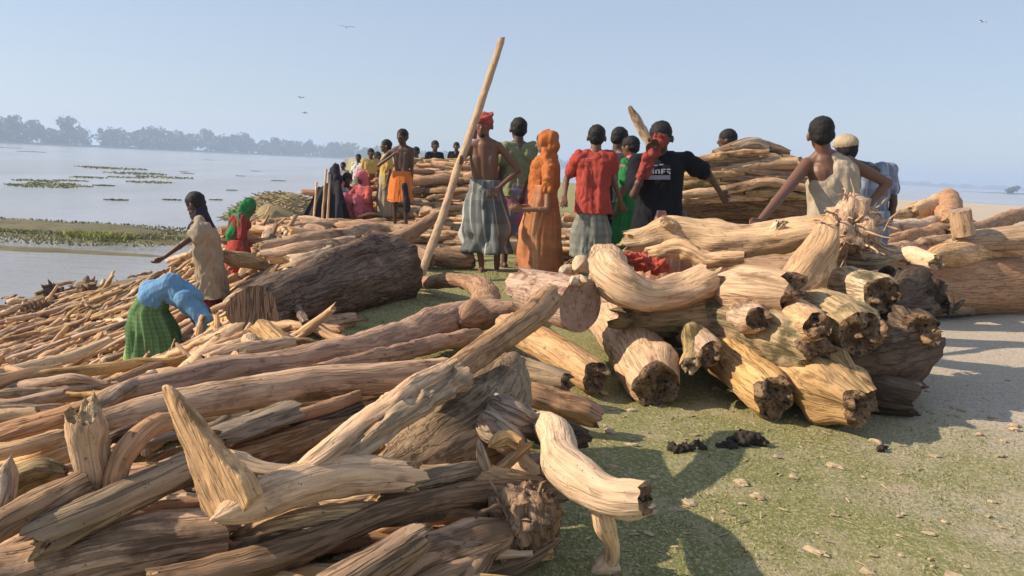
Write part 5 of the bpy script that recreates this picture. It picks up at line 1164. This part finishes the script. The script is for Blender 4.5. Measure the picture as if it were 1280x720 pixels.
for _ in range(1100):
    y = 1.9 + 7 * rnd.random() ** 1.6; x = rnd.uniform(-.5, 1) * .75 * y + .2
    if rnd.random() < .45: x, y = rnd.gauss(.62, .35), rnd.gauss(2.55, .3)
    if rnd.random() < .3: x, y = rnd.gauss(1.0, .8), rnd.gauss(3.7, .25)
    if y < 1.8: continue
    g = float(ground(x, y)); L = .0055 * rnd.choice((.4, .5, .5, .7, .7, 1, 1, 1.6, 2.6, 4)); a = rnd.uniform(0, 6.28)
    u = np.array([math.cos(a), math.sin(a), rnd.uniform(-.3, .3)]) * L; v = np.array([-math.sin(a), math.cos(a), rnd.uniform(-.3, .3)]) * min(L, .006) * rnd.uniform(.2, .8); t = np.array([0, 0, .0012]); c_ = np.array([x, y, g + L * .3])
    mb.add([c_ - u - v - t, c_ + u - v * .6 - t, c_ + u * .8 + v - t, c_ - u * .9 + v * .7 - t, c_ - u * .8 - v * .7 + t, c_ + u * .8 - v * .5 + t, c_ + u * .6 + v * .7 + t, c_ - u * .7 + v * .5 + t], [(3, 2, 1, 0), (4, 5, 6, 7), (0, 1, 5, 4), (1, 2, 6, 5), (2, 3, 7, 6), (3, 0, 4, 7)])
for _ in range(110):
    y = 2.0 + 3 * rnd.random(); x = rnd.uniform(.25, 2.4) * y / 3.4 + .1
    c_ = np.array([x, y, float(ground(x, y)) + .004]); r = rnd.choice((.006, .008, .010, .014, .02)); k0 = len(mb.v)
    ell(mb, c_, (r * rnd.uniform(1, 2), r, r * .5), [[math.cos(r * 900), -math.sin(r * 900), 0], [math.sin(r * 900), math.cos(r * 900), 0], [0, 0, 1]], 8, 6)
    V_ = mb.v[-1]; mb.v[-1] = V_ + (V_ - c_) * (.7 * vn((V_ - c_) / r * 1.7 + x * 9))[:, None]
tag(mb.build('scattered_chips', CHP, smooth=False), kind='stuff')
BRD = plain('grey_bird', (.42, .43, .45), bump=0)
for px, py, yd, lab, rot in ((433, 34, 60, 'pale grey bird gliding highest above the crest', .3), (376, 122, 75, 'small bird in the sky over the far trees', 1.2), (381, 141, 80, 'lower bird just beneath another over the far trees', 2.0), (1228, 27, 70, 'lone bird high above the far logs', .5)):
    c_ = ony(px, py, yd); bd = thing('bird', lab, 'bird', tuple(c_), 'birds over the river'); bd.rotation_euler.z = rot; bd.scale = (.7,) * 3
    mb = MB(); ell(mb, (0, 0, 0), (.09, .32, .08)); cap(mb, (0, .28, .02), (0, .42, .03), .05, .02); cap(mb, (0, -.25, 0), (0, -.45, 0), .05, .03); mb.build('body', BRD, bd)
    for g in (-1, 1):
        mb = MB(); P_ = [(.05 * g, .12, .03), (.05 * g, -.12, .03), (.45 * g, -.08, .16), (.45 * g, .14, .17), (.9 * g, -.02, .05), (.85 * g, .06, .06)]
        V_ = P_ + [(a, b_, c2 - .02) for a, b_, c2 in P_]; mb.add(V_, [(0, 1, 2, 3), (3, 2, 4, 5), (9, 8, 7, 6), (11, 10, 8, 9), (0, 3, 9, 6), (3, 5, 11, 9), (1, 7, 8, 2), (2, 8, 10, 4), (4, 10, 11, 5)]); mb.build('wing', BRD, bd)
